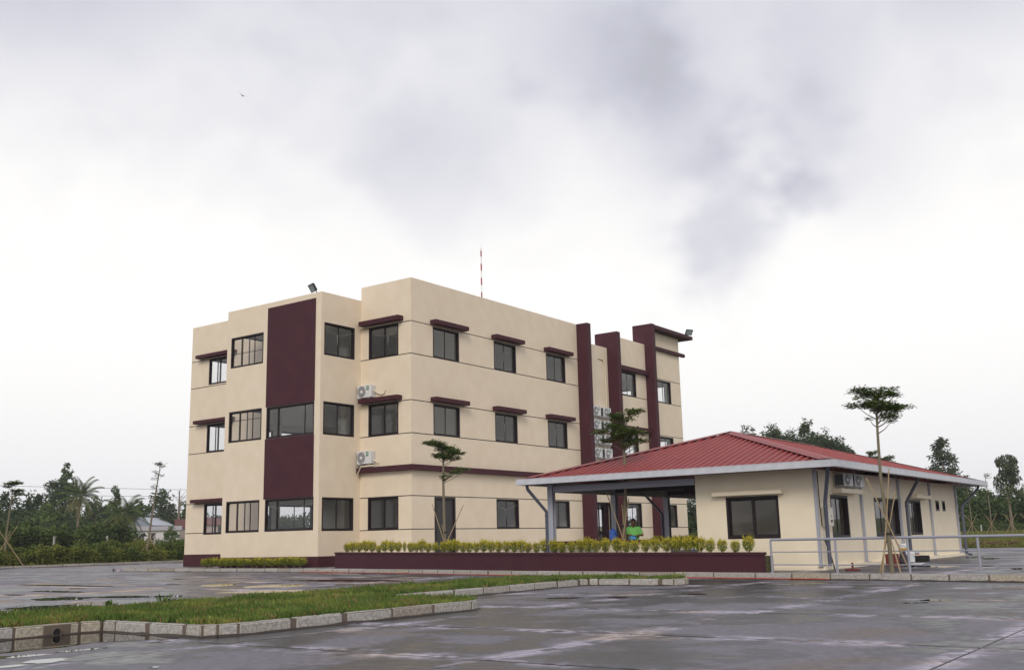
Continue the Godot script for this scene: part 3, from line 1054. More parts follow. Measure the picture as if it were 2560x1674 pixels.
func pavement() -> void:
	var p := PackedVector2Array()
	for q in K1: p.push_back(Vector2(q[0] + 0.08, q[1]))
	p.push_back(Vector2(34.2, -52.6))
	p.push_back(Vector2(67.0, -52.6))
	p.push_back(Vector2(67.0, 14.0))
	var mb := MB.new()
	mb.prism(p, -0.4, -0.012)
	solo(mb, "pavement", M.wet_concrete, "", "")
	kerb("kerb", K1, 1.15, 0.0, 1)
	kerb("kerb", [[34.05, -51.3], [34.3, -52.2], [35.0, -52.7], [67.0, -52.7]], 1.15, 0.0, 1)
	kerb("kerb", [[20.0, -75.0], [40.0, -76.2], [52.0, -76.5], [66.9, -76.8]], 1.3, 0.0, -1)

# stones laid along a line; the face looks to the left (side 1) or right (side -1) of the way
func kerb(called: String, pts: Array, stone: float, top: float, side: int) -> void:
	var k := structure(called)
	var w := 0.17
	var core := MB.new()
	var silt := MB.new()
	var fnoise := FastNoiseLite.new()
	fnoise.seed = 6
	fnoise.frequency = 0.6
	var meshes := {}
	var gap := 0.009
	for i in pts.size() - 1:
		var a := Vector3(pts[i][0], 0, pts[i][1])
		var b := Vector3(pts[i + 1][0], 0, pts[i + 1][1])
		var d := (b - a)
		var ln := d.length()
		d = d / ln
		# local x along the way, local z out of the face
		var n := Vector3(-d.z, 0, d.x) * (-side)
		var bs := Basis(d, Vector3.UP, d.cross(Vector3.UP))
		var out := 1.0 if bs.z.dot(n) > 0 else -1.0
		core.box(Vector3(0, -0.45, -w * 0.5 * (1 + out) + 0.012), Vector3(ln, top - 0.012, w * 0.5 * (1 - out) - 0.012), Transform3D(bs, a))
		# silt washed against the foot of the stones
		var sn := maxi(1, int(ln / 0.25))
		for s in sn:
			var f0 := float(s) / sn
			var f1 := float(s + 1) / sn
			var p0 := a.lerp(b, f0) + Vector3(0, ROAD + 0.0025, 0)
			var p1 := a.lerp(b, f1) + Vector3(0, ROAD + 0.0025, 0)
			var h0 := 0.014 + 0.022 * absf(fnoise.get_noise_2d(p0.x * 2.0, p0.z * 2.0)) * 2.0
			var h1 := 0.014 + 0.022 * absf(fnoise.get_noise_2d(p1.x * 2.0, p1.z * 2.0)) * 2.0
			silt.quad(p0 + n * h0 * 2.2, p1 + n * h1 * 2.2, p1 + n * 0.006 + Vector3(0, h1, 0), p0 + n * 0.006 + Vector3(0, h0, 0))
		var count := maxi(1, int(round(ln / stone)))
		var each := ln / count
		for s in count:
			var wide: float = [0.025, 0.04, 0.08][rng.randi() % 3] if rng.randf() < 0.22 and each > 0.6 else 0.0   # some joints are broad, filled with mortar
			var key := "%.3f%.0f%.0f" % [each, out, wide * 100.0]
			if not meshes.has(key):
				var mb := MB.new()
				var zl := -w if out > 0 else 0.0
				mb.bbox(Vector3(gap / 2, -0.45 + top, zl), Vector3(each - gap / 2 - wide, top, zl + w), 0.03)
				meshes[key] = mb.commit()
			var o := MeshInstance3D.new()
			o.name = "kerb_stone"
			o.mesh = meshes[key]
			o.material_override = M["kerb_%d" % [[0, 1, 0, 1, 2, 0, 1, 3][rng.randi() % 8]]]
			k.add_child(o, true)
			var drop := rng.randf_range(-0.004, 0.003)
			o.transform = Transform3D(bs.rotated(Vector3.UP, rng.randf_range(-0.004, 0.004)), a + d * each * s + Vector3(0, drop, 0) + n * rng.randf_range(-0.004, 0.004))
	part(core, "mortar_core", M.mortar, k)
	part(silt, "silt_line", M.silt, k)

const ISLAND := [[-8.0, -14.75], [9.0, -14.6], [9.3, -14.5], [9.32, -14.2], [9.26, -12.45], [9.3, -12.12], [9.45, -11.96], [9.75, -11.88], [15.0, -11.86], [15.3, -11.95], [15.45, -12.2], [15.55, -14.5], [15.8, -14.8], [16.1, -14.86], [23.5, -14.95], [23.78, -14.85], [23.85, -14.6], [23.9, -12.75], [24.02, -12.45], [24.35, -12.28], [24.75, -12.4], [24.95, -12.75], [25.0, -16.6], [24.7, -17.3], [24.1, -17.6], [-8.0, -17.6]]

func island() -> void:
	kerb("kerb", ISLAND, 1.0, 0.0, -1)
	var p := PackedVector2Array()
	for q in ISLAND: p.push_back(Vector2(q[0], q[1]))
	var inner: PackedVector2Array = Geometry2D.offset_polygon(p, -0.12)[0]
	var mb := MB.new()
	mb.prism(inner, -0.3, -0.015)
	solo(mb, "lawn_bed", M.soil, "", "")
	# turf: tufts of narrow blades
	var tuft := MB.new()
	for k in 16:
		var a := rng.randf() * TAU
		var lean := rng.randf_range(0.1, 0.75)
		var dir := Vector3(cos(a) * lean, 1.0, sin(a) * lean).normalized()
		var side := dir.cross(Vector3(cos(a + 1.0), 0, sin(a + 1.0))).normalized()
		tuft.col = Color(1, 1, 1).darkened(rng.randf() * 0.3)
		var at := Vector3(rng.randf_range(-0.06, 0.06), 0, rng.randf_range(-0.06, 0.06))
		tuft.leaf(at, dir, side, rng.randf_range(0.04, 0.125), rng.randf_range(0.010, 0.018))
	var area: PackedVector2Array = Geometry2D.offset_polygon(p, -0.10)[0]
	var mm := MultiMesh.new()
	mm.transform_format = MultiMesh.TRANSFORM_3D
	mm.use_colors = true
	mm.mesh = tuft.commit()
	var spots: Array[Vector2] = []
	while spots.size() < 25000:
		var q := Vector2(rng.randf_range(3.5, 25.2), rng.randf_range(-17.6, -11.8))
		if Geometry2D.is_point_in_polygon(q, area): spots.push_back(q)
	mm.instance_count = spots.size()
	var fn := FastNoiseLite.new()
	fn.seed = 4
	fn.frequency = 0.5
	for k in spots.size():
		var s := rng.randf_range(0.5, 1.15) * (1.35 if rng.randf() < 0.06 else 1.0) * (1.0 + 0.5 * fn.get_noise_2d(spots[k].x * 1.4, spots[k].y * 1.4))
		mm.set_instance_transform(k, Transform3D(Basis(Vector3.UP, rng.randf() * TAU).scaled(Vector3(s, s, s)), Vector3(spots[k].x, -0.02, spots[k].y)))
		var n := fn.get_noise_2d(spots[k].x, spots[k].y)
		var dead := rng.randf() < 0.12 + 0.1 * n
		var c := Color(0.13, 0.20, 0.046) if not dead else Color(0.27, 0.19, 0.085)
		c = c.lerp(Color(0.25, 0.25, 0.06), clampf(n * 1.2, 0.0, 0.6)) * (1.0 + 0.45 * n + rng.randf_range(-0.35, 0.4))
		mm.set_instance_color(k, Color(c.r, c.g, c.b))
	var o := MultiMeshInstance3D.new()
	o.name = "turf"
	o.multimesh = mm
	o.material_override = M.leaf
	add_child(o)
	tag(o, "short green turf growing on the kerbed island", "grass")
	o.set_meta("kind", "stuff")
	# weeds that stick out of the turf
	for w in [[12.3, -17.2, 0.3], [8.0, -17.0, 0.24], [11.2, -17.3, 0.22]]:
		var wd := MB.new()
		for k in 22:
			var a := rng.randf() * TAU
			var dir := Vector3(cos(a) * 0.7, rng.randf_range(0.4, 1.2), sin(a) * 0.7).normalized()
			wd.col = Color(0.08, 0.13, 0.035)
			wd.leaf(Vector3(w[0], -0.02, w[1]) + dir * rng.randf() * w[2] * 0.5, dir, dir.cross(Vector3.UP).normalized(), w[2] * 0.55, 0.05)
		solo(wd, "weed", M.leaf, "dark leafy weed rising above the turf of the island", "weed", Vector3(w[0], 0, w[1]), "weeds in the island turf")
	# drain outlet through the kerb
	var dr := MB.new()
	var t := Transform3D(Basis(Vector3(1, 0, 0), Vector3(0, 0, 1), Vector3(0, -1, 0)), Vector3(8.62, -0.128, -14.612))
	dr.lathe([Vector2(0.062, -0.1), Vector2(0.062, 0.0), Vector2(0.062, 0.045), Vector2(0.074, 0.045), Vector2(0.074, -0.05)], t, 18)
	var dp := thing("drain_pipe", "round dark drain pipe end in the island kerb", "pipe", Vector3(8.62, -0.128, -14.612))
	part(dr, "rim", M.mortar, dp)
	var blk := MB.new()
	blk.bbox(Vector3(8.42, -0.18, -14.66), Vector3(8.86, -0.012, -14.594), 0.012)
	part(blk, "mortar_block", M.mortar, dp)
	var bore_shade := MB.new()
	bore_shade.lathe([Vector2(0.0615, 0.03), Vector2(0.0, 0.03)], t, 18)  # black disc across the pipe, painted as the shade inside it
	part(bore_shade, "bore_shade", M.tie_black, dp)

# puddles: centre, half axis across, half axis away
const PUDDLES := [[6.65,-12.27,0.38,0.18,0.07,-0.14],[6.61,-11.39,0.21,0.11,0.11,-0.20],[6.13,-11.27,0.18,0.04,0.06,-0.11],[6.83,-9.67,0.05,0.03,0.04,-0.06],[7.56,-12.17,0.31,0.05,0.06,-0.09],[8.68,-12.18,0.12,0.06,0.07,-0.10],
	[20.80,-35.01,-0.16,3.21,0.28,-0.48],[19.28,-31.59,0.07,0.39,0.16,-0.26],[17.73,-30.12,0.02,1.36,0.28,-0.47],[16.06,-29.54,0.05,0.61,0.16,-0.29],[15.16,-25.57,0.48,0.51,0.43,-0.74],[16.38,-24.18,0.60,1.28,0.33,-0.49],[12.81,-21.98,0.63,0.58,0.43,-0.75],[11.65,-21.26,0.36,0.38,0.31,-0.57],
	[22.45,-31.42,-0.05,1.11,0.20,-0.28],[22.13,-28.06,0.48,0.31,0.68,-0.87],[29.89,-36.89,0.21,0.97,0.39,-0.48],[26.14,-35.69,0.11,0.19,0.27,-0.37],[21.85,-25.01,0.69,0.77,0.69,-0.79],[19.21,-22.20,0.78,1.14,0.62,-0.72],[25.72,-26.01,0.17,2.58,0.61,-0.61],[31.4,-31.9,-0.86,2.14,0.7,-0.7],
	[24.13,-4.53,0.21,0.39,0.30,-0.06],[18.99,-5.17,0.13,0.20,0.11,-0.03],[19.77,-5.04,0.07,0.28,0.21,-0.05],[25.34,-9.61,0.45,0.66,0.27,-0.10],[19.07,-11.20,0.06,0.24,0.17,-0.10],[20.66,-10.24,-0.09,0.41,0.19,-0.09],[18.72,-12.29,0.17,0.34,0.20,-0.13]]
const PUDDLES_UP := [[52.60,-8.46,0.11,0.65,2.27,-0.45],[43.96,-9.6,0.37,0.29,0.97,-0.22],[51.57,-7.03,0.54,0.78,2.18,-0.42],[41.98,-8.6,0.18,0.31,0.88,-0.19],[31.17,-5.74,-0.01,0.16,0.63,-0.11],[33.34,-8.47,-0.09,0.80,0.75,-0.19],[33.78,-7.04,-0.02,0.19,0.56,-0.12]]

func puddles() -> void:
	var fn := FastNoiseLite.new()
	fn.seed = 31
	fn.frequency = 0.9
	var n := 0
	for lst in [[PUDDLES, ROAD + 0.0035], [PUDDLES_UP, -0.0085]]:
		for p in lst[0]:
			n += 1
			var poly := PackedVector2Array()
			for k in 56:
				var a := TAU * k / 56.0
				var r := 1.0 + 0.38 * fn.get_noise_2d(cos(a) * 1.3 + n * 9.0, sin(a) * 1.3) + 0.22 * fn.get_noise_2d(cos(a) * 4.0 + n * 9.0, sin(a) * 4.0)
				poly.push_back(Vector2(p[0], p[1]) + Vector2(p[2], p[3]) * cos(a) * r + Vector2(p[4], p[5]) * sin(a) * r)
			var mb := MB.new()
			mb.prism(poly, lst[1], lst[1])
			solo(mb, "puddle", M.water, "", "", Vector3(p[0], lst[1], p[1]))
	var w := PackedVector2Array()
	for q in [[7.0, -14.64], [8.6, -14.58], [9.22, -14.5], [9.3, -14.2], [9.24, -13.2], [9.2, -12.5], [9.1, -12.32], [8.86, -12.42], [8.48, -12.81], [8.2, -12.98], [7.9, -12.86], [7.68, -12.77], [7.45, -12.84], [7.28, -12.83], [7.0, -12.78], [6.4, -12.9], [5.6, -13.1], [4.8, -14.0], [4.8, -14.67]]: w.push_back(Vector2(q[0], q[1]))
	var mb := MB.new()
	mb.prism(w, ROAD + 0.0035, ROAD + 0.0035)
	solo(mb, "puddle", M.water, "", "")

# ---------------------------------------------------------------- planting
const PP := [[33.75, -34.6], [31.75, -27.0], [29.88, -20.5], [29.1, -16.0], [28.4, -11.9]]

# point on the planter's front line, t from its left end (0) to its right end (1)
func planter_at(t: float, inward := 0.0) -> Vector2:
	var total := 0.0
	for k in PP.size() - 1: total += Vector2(PP[k][0], PP[k][1]).distance_to(Vector2(PP[k + 1][0], PP[k + 1][1]))
	var s := t * total
	for k in PP.size() - 1:
		var a := Vector2(PP[k][0], PP[k][1])
		var b := Vector2(PP[k + 1][0], PP[k + 1][1])
		var l := a.distance_to(b)
		if s <= l or k == PP.size() - 2:
			var d := (b - a) / l
			return a + d * s + Vector2(d.y, -d.x) * inward
		s -= l
	return Vector2.ZERO

func planter() -> void:
	var w := thing("planter_wall", "long low maroon planter wall with projecting cap", "planter", Vector3(31.0, 0, -23.4))
	for pt in [["wall_face", 0.0, 0.22], ["cap", -0.035, 0.25]]:
		var mb := MB.new()
		var n := 24
		var e := 0.0 if pt[0] == "wall_face" else 0.0012
		var rows := []
		for k in n + 1:
			var t := lerpf(-e, 1.0 + e, float(k) / n)
			var top := lerpf(0.70, 0.56, t)
			var a := planter_at(t, pt[1])
			var b := planter_at(t, pt[2])
			var lo: float = -0.1 if pt[0] == "wall_face" else top - 0.075
			var hi: float = top - 0.0755 if pt[0] == "wall_face" else top
			rows.push_back([Vector3(a.x, lo, a.y), Vector3(b.x, lo, b.y), Vector3(b.x, hi, b.y), Vector3(a.x, hi, a.y)])
		for k in n:
			var p: Array = rows[k]
			var q: Array = rows[k + 1]
			for j in 4: mb.quad(p[j], q[j], q[(j + 1) % 4], p[(j + 1) % 4])
		mb.quad(rows[0][0], rows[0][1], rows[0][2], rows[0][3])
		mb.quad(rows[n][3], rows[n][2], rows[n][1], rows[n][0])
		part(mb, pt[0], M.maroon_paint, w)
	var bed := MB.new()
	var poly := PackedVector2Array()
	for k in 13: poly.push_back(planter_at(k / 12.0, 0.23))
	for k in 13: poly.push_back(planter_at(1.0 - k / 12.0, 0.62))
	bed.prism(poly, -0.05, 0.45)
	part(bed, "soil", M.soil, w)
	# raised terrace behind it, up to the office block
	var te := MB.new()
	poly = PackedVector2Array()
	for k in 9: poly.push_back(planter_at(k * 0.055, 0.625))
	poly.append_array([Vector2(33.2, -21.9), Vector2(53.0, -21.9), Vector2(53.0, ZC + 0.04), Vector2(XM - 0.04, ZC + 0.04), Vector2(XM - 0.04, -34.9)])
	te.prism(poly, -0.1, 0.44)
	solo(te, "terrace", M.terrace_tile, "", "")

func shrub_mesh(seed_: int, h: float, r: float, leaves: int, yellow: float) -> Array:
	rng.seed = seed_
	var lf := MB.new()
	var st := MB.new()
	for k in 9:
		var a := rng.randf() * TAU
		var o := rng.randf_range(0.2, 1.0) * r * 0.75
		var tip := Vector3(cos(a) * o, h * rng.randf_range(0.55, 0.85), sin(a) * o)
		st.tube([Vector3(cos(a) * 0.02, -0.03, sin(a) * 0.02), tip * 0.5 + Vector3(0, 0.02, 0), tip], [0.006, 0.0045, 0.003], 4, false)
	for k in leaves:
		var a := rng.randf() * TAU
		var u := rng.randf()
		var hy := lerpf(0.22, 0.93, pow(u, 0.8))
		var rr := r * sqrt(rng.randf()) * smoothstep(0.0, 0.55, hy) * (1.0 - 0.45 * smoothstep(0.75, 1.0, hy))
		var at := Vector3(cos(a) * rr, h * hy, sin(a) * rr)
		var dir := (Vector3(cos(a), 0, sin(a)) * rng.randf_range(0.1, 0.9) + Vector3(rng.randf_range(-0.5, 0.5), rng.randf_range(0.3, 1.3), rng.randf_range(-0.5, 0.5))).normalized()
		var side := dir.cross(Vector3(rng.randf() - 0.5, rng.randf() - 0.5, rng.randf() - 0.5)).normalized()
		var young := rng.randf() < yellow * hy * hy * 1.5
		var c := Color(0.56, 0.48, 0.055) if young else Color(0.17, 0.205, 0.034)
		lf.col = c * rng.randf_range(0.7, 1.25)
		lf.leaf(at, dir, side, h * rng.randf_range(0.12, 0.24), h * rng.randf_range(0.03, 0.05))
	for k in 26:
		var a := rng.randf() * TAU
		var q := Vector3(cos(a) * r * rng.randf_range(0.2, 0.9), h * rng.randf_range(0.7, 0.95), sin(a) * r * rng.randf_range(0.2, 0.9))
		var dir := (Vector3(q.x, 0, q.z) * 1.6 + Vector3(rng.randf_range(-0.3, 0.3), 1.0, rng.randf_range(-0.3, 0.3))).normalized()
		for j in 5:
			var d2 := (dir + Vector3(rng.randf_range(-0.7, 0.7), rng.randf_range(-0.2, 0.5), rng.randf_range(-0.7, 0.7))).normalized()
			lf.col = Color(0.52, 0.46, 0.06) * rng.randf_range(0.7, 1.2)
			lf.leaf(q + dir * h * 0.055 * j, d2, d2.cross(dir + Vector3(0.1, 0, 0.2)).normalized(), h * 0.13, h * 0.032)
	return [lf, st]

func shrubs() -> void:
	var protos := []
	for k in 4:
		var t := Node3D.new()
		var mm := shrub_mesh(100 + k, 0.43, 0.16, 620, 0.62)
		own(mm[0], "foliage", M.leaf, t)
		own(mm[1], "stem", M.bark, t)
		tag(t, "small yellow-green shrub in the row behind the maroon planter wall", "shrub", "shrubs along the planter wall")
		protos.push_back(t)
	rng.seed = 77
	var ts := [0.0245, 0.0463, 0.0707, 0.0944, 0.1165, 0.1396, 0.161, 0.1838, 0.2062, 0.2265, 0.2462, 0.2629, 0.2819, 0.3008, 0.3219, 0.3471, 0.3674, 0.3848, 0.4046, 0.4225, 0.4415, 0.462, 0.4826, 0.5023, 0.5234, 0.5424, 0.5611, 0.5767, 0.597, 0.6167, 0.6373, 0.6547, 0.6732, 0.6906, 0.7062, 0.721, 0.7384, 0.7597, 0.7764, 0.7917, 0.8112, 0.8279, 0.8466, 0.8635, 0.8814, 0.9012, 0.9168, 0.9355, 0.9553, 0.9748]
	for k in ts.size():
		var p := planter_at(ts[k], 0.29)
		var top: float = lerpf(0.70, 0.56, ts[k])
		var s := rng.randf_range(0.86, 1.12) * lerpf(1.0, 0.92, ts[k])
		var wide := 1.0
		var own_label := ""
		if k == 5:
			s *= 0.75
			own_label = "smallest shrub in the left part of the planter row"
		if k == 9:
			wide = 0.45
			own_label = "thin wispy shrub leaving a gap in the planter row"
		if k == 0: own_label = "shrub at the left end of the planter row"
		if k == ts.size() - 1: own_label = "shrub at the right end of the planter row next to the railing"
		copy(protos[rng.randi() % 4], "planter_shrub", Vector3(p.x, top - 0.10, p.y), rng.randf() * TAU, Vector3(s * wide, s * 1.14, s * wide), own_label)
	# clipped row at the foot of the bay
	for t in protos: t.free()
	protos.clear()
	for k in 4:
		var t := Node3D.new()
		var mm := shrub_mesh(140 + k, 0.40, 0.2, 760, 0.22)
		own(mm[0], "foliage", M.leaf, t)
		own(mm[1], "stem", M.bark, t)
		tag(t, "", "shrub", "low hedge before the bay")
		protos.push_back(t)
	rng.seed = 78
	for k in 15:
		var z := lerpf(-44.9, -37.75, k / 14.0) + rng.randf_range(-0.06, 0.06)
		var s := rng.randf_range(0.98, 1.15)
		var o := copy(protos[rng.randi() % 4], "hedge_shrub", Vector3(34.55 + rng.randf_range(-0.06, 0.06), -0.02, z), rng.randf() * TAU, Vector3(s * 1.55, s * 1.05, s * 1.55), "small green shrub in the low hedge at the foot of the bay")
		o.set_meta("group", "low hedge before the bay")
	# hedge that shows beyond the porch
	for k in 12:
		var x := lerpf(41.2, 45.6, k / 11.0)
		var o := copy(protos[rng.randi() % 4], "porch_shrub", Vector3(x, 0.42, -22.2 + rng.randf_range(-0.1, 0.1)), rng.randf() * TAU, Vector3(1.5, 1.45, 1.5), "yellow-green shrub in the hedge seen beyond the porch")
		o.set_meta("group", "hedge beyond the porch")
	for t in protos: t.free()

# layered young shade tree: pads are [across, away, height, radius, thickness, leaves]; across/away are metres in the tree's own x and z
func pad_tree(label: String, at: Vector3, trunk: Array, rad: Array, pads: Array, turn: float, seed_: int, leaf_len := 0.085, group := "young layered trees") -> Node3D:
	rng.seed = seed_
	var t := thing("young_tree", label, "tree", at, group)
	t.rotation.y = turn
	var tm := MB.new()
	tm.tube(trunk, rad, 9)
	own(tm, "trunk", M.bark_pale, t)
	var lm := MB.new()
	var lf := MB.new()
	var all_pads := pads.duplicate()
	for k in pads.size() - 1:
		var a: Array = pads[k]
		var b: Array = pads[k + 1]
		if absf(a[2] - b[2]) < 0.45: all_pads.push_back([(a[0] + b[0]) * 0.45, (a[1] + b[1]) * 0.45 + 0.1, (a[2] + b[2]) * 0.5 + 0.05, (a[3] + b[3]) * 0.42, a[4] * 1.4, (a[5] + b[5]) * 0.45])
	for p in all_pads:
		var c := Vector3(p[0], p[2], p[1])
		# the limb that carries the pad leaves the trunk a little lower
		var from := _on_path(trunk, p[2] - 0.12 - 0.45 * Vector2(p[0], p[1]).length())
		lm.tube([from, from.lerp(c, 0.55) + Vector3(0, -0.04, 0), c], [0.018, 0.011, 0.005], 5, false)
		var twigs := 7
		for k in twigs:
			var a := TAU * (k + rng.randf()) / twigs
			var e: Vector3 = c + Vector3(cos(a), 0, sin(a)) * p[3] * rng.randf_range(0.6, 1.0) + Vector3(0, rng.randf_range(-0.3, 0.8) * p[4], 0)
			lm.tube([c, c.lerp(e, 0.5) + Vector3(0, 0.02, 0), e], [0.006, 0.004, 0.002], 4, false)
			var n: int = int(p[5] * 2.6 / twigs)
			for j in n:
				var f := sqrt(rng.randf())
				var b := c.lerp(e, f) + Vector3(rng.randf_range(-1, 1), rng.randf_range(-0.6, 0.7), rng.randf_range(-1, 1)) * Vector3(0.26 * p[3], p[4] * 1.15, 0.26 * p[3])
				var an := rng.randf() * TAU
				var dir := Vector3(cos(an), rng.randf_range(-0.25, 0.45), sin(an)).normalized()
				var side := dir.cross(Vector3(rng.randf_range(-0.5, 0.5), 1, rng.randf_range(-0.5, 0.5))).normalized()
				lf.col = (Color(0.12, 0.185, 0.05) if rng.randf() < 0.7 else Color(0.20, 0.25, 0.065)) * rng.randf_range(0.7, 1.2)
				lf.leaf(b, dir, side, leaf_len * rng.randf_range(0.8, 1.35), leaf_len * 0.6)
	own(lm, "limb", M.bark, t)
	own(lf, "crown", M.leaf, t)
	return t

func _on_path(path: Array, y: float) -> Vector3:
	for k in path.size() - 1:
		if y <= path[k + 1].y: return path[k].lerp(path[k + 1], clampf((y - path[k].y) / (path[k + 1].y - path[k].y), 0.0, 1.0))
	return path[path.size() - 1]

func stakes(label: String, at: Vector3, legs: Array, r := 0.018, turn := -0.94) -> void:
	var t := thing("tree_stakes", label, "stakes", at, "bamboo stakes round the young trees")
	t.rotation.y = turn
	var top := Vector3.ZERO
	for l in legs:
		var m := MB.new()
		var a: Vector3 = l[0]
		var b: Vector3 = l[1]
		var bend := (a + b) / 2 + Vector3(0.012, 0, 0.01)
		m.tube([a, bend, b], [r * 1.15, r, r * 0.85], 6)
		for k in 5:
			var q := a.lerp(b, (k + 0.5) / 5.0) + (bend - (a + b) / 2)
			m.tube([q - (b - a).normalized() * 0.008, q + (b - a).normalized() * 0.008], [r * 1.3, r * 1.3], 6)
		own(m, "stake", M.bamboo, t)
		top += _on_path([a, b], 1.0)
	var tie := MB.new()
	top /= legs.size()
	tie.tube([top - Vector3(0, 0.03, 0), top + Vector3(0, 0.03, 0)], [0.065, 0.065], 10)
	own(tie, "tie", M.tie_black, t)

# far tree: blobs are [offset, radii, leaves]; hang > 0 makes the leaves droop
func far_tree(label: String, at: Vector3, height: float, blobs: Array, seed_: int, ls: float, tone: Color, hang := 0.0, trunk_r := 0.16, called := "tree", group := "trees beyond the yard") -> Node3D:
	rng.seed = seed_
	var t := thing(called, label, "tree", at, group)
	var tm := MB.new()
	var lean := Vector3(rng.randf_range(-0.3, 0.3), 0, rng.randf_range(-0.3, 0.3))
	tm.tube([Vector3(0, -0.3, 0), lean * 0.5 + Vector3(0, height * 0.45, 0), lean + Vector3(0, height * 0.88, 0)], [trunk_r, trunk_r * 0.7, trunk_r * 0.2], 7)
	var lf := MB.new()
	var fn := FastNoiseLite.new()
	fn.seed = seed_
	fn.frequency = 0.55 / maxf(0.8, height * 0.09)
	for b in blobs:
		var o: Vector3 = b[0]
		var r: Vector3 = b[1]
		tm.tube([Vector3(0, maxf(0.3, o.y - r.y * 0.9), 0), o], [trunk_r * 0.45, trunk_r * 0.1], 5, false)
		var made := 0
		var tries := 0
		while made < b[2] and tries < b[2] * 4:
			tries += 1
			var d := Vector3(rng.randfn(), rng.randfn(), rng.randfn()).normalized()
			var q := o + d * r * pow(rng.randf(), 0.42)
			if fn.get_noise_3dv(q) < -0.08 + rng.randf() * 0.12: continue
			made += 1
			var dir := (d * 0.6 + Vector3(rng.randf_range(-1, 1), rng.randf_range(-0.7, 0.7), rng.randf_range(-1, 1))).normalized()
			if hang > 0: dir = dir.lerp(Vector3(rng.randf_range(-0.2, 0.2), -1, rng.randf_range(-0.2, 0.2)), hang).normalized()
			var side := dir.cross(Vector3(rng.randf() - 0.5, rng.randf() - 0.5, rng.randf() - 0.5)).normalized()
			lf.col = tone * rng.randf_range(0.65, 1.3)
			lf.leaf(q, dir, side, ls * rng.randf_range(0.7, 1.4), ls * (0.62 if hang <= 0 else 0.34))
	own(tm, "trunk", M.bark, t)
	own(lf, "crown", M.leaf, t)
	return t

func cone_blobs(h: float, w: float, n: int, low := 0.25) -> Array:
	var o := []
	var k := 11
	for i in k:
		var f := float(i) / (k - 1)
		var y := lerpf(h * low, h * 0.96, f)
		var r := w * 0.5 * (1.0 - f * 0.86)
		var a := rng.randf() * TAU
		o.push_back([Vector3(cos(a) * r * 0.45, y, sin(a) * r * 0.45), Vector3(r * 0.8, h * 0.075, r * 0.8), int(n * (1.1 - f * 0.8) / k)])
		o.push_back([Vector3(-cos(a) * r * 0.6, y + h * 0.03, -sin(a) * r * 0.6), Vector3(r * 0.5, h * 0.06, r * 0.5), int(n * 0.4 * (1.1 - f * 0.8) / k)])
	return o

func round_blobs(h: float, w: float, n: int, k := 12, low := 0.4) -> Array:
	var o := []
	for i in k:
		var a := TAU * i / k * 2.4 + rng.randf()
		var f := rng.randf()
		var y := lerpf(h * low, h * 0.86, f)
		var rr := w * 0.5 * sqrt(1.0 - pow(absf(f - 0.35) / 0.75, 2.0)) * rng.randf_range(0.35, 0.72)
		var s := w * rng.randf_range(0.15, 0.24)
		o.push_back([Vector3(cos(a) * rr, y, sin(a) * rr), Vector3(s, s * 0.85, s), int(n / k)])
	o.push_back([Vector3(0, h * 0.87, 0), Vector3(w * 0.2, h * 0.12, w * 0.2), int(n / k)])
	return o

func palm(label: String, at: Vector3, trunk_h: float, frond: float, seed_: int, droop: float) -> void:
	rng.seed = seed_
	var t := thing("coconut_palm", label, "palm tree", at, "coconut palms")
	var tm := MB.new()
	tm.tube([Vector3(-0.4, -0.4, 0.1), Vector3(-0.1, trunk_h * 0.5, 0), Vector3(0, trunk_h, 0)], [0.28, 0.2, 0.16], 8)
	own(tm, "trunk", M.bark, t)
	for k in 28:
		var f := MB.new()
		var a := k * 2.39996 + rng.randf() * 0.3
		var el := lerpf(1.45, -0.7, k / 27.0)
		var pts := []
		var p := Vector3(0, trunk_h, 0)
		var dirv := el
		var seg := 9
		for s in seg + 1:
			pts.push_back(p)
			p += Vector3(cos(a) * cos(dirv), sin(dirv), sin(a) * cos(dirv)) * frond / seg
			dirv -= droop / seg * (0.5 + float(s) / seg)
		var rr := []
		for s in seg + 1: rr.push_back(lerpf(0.045, 0.01, float(s) / seg))
		var tone := Color(0.075, 0.105, 0.03) if k < 20 else Color(0.13, 0.12, 0.045)
		f.col = tone * 1.6
		f.tube(pts, rr, 4, false)
		for s in 34:
			var u := 0.12 + 0.88 * s / 33.0
			var i := mini(int(u * seg), seg - 1)
			var q: Vector3 = pts[i].lerp(pts[i + 1], u * seg - i)
			var d: Vector3 = (pts[i + 1] - pts[i]).normalized()
			var sd := d.cross(Vector3.UP).normalized()
			for g in [-1.0, 1.0]:
				var ld: Vector3 = (sd * g * 0.8 + d * 0.55 + Vector3(0, -0.5, 0)).normalized()
				f.col = tone * rng.randf_range(0.7, 1.25)
				f.leaf(q, ld, d, frond * 0.26 * (1.0 - 0.65 * absf(u - 0.4)), 0.085)
		own(f, "frond", M.leaf, t)

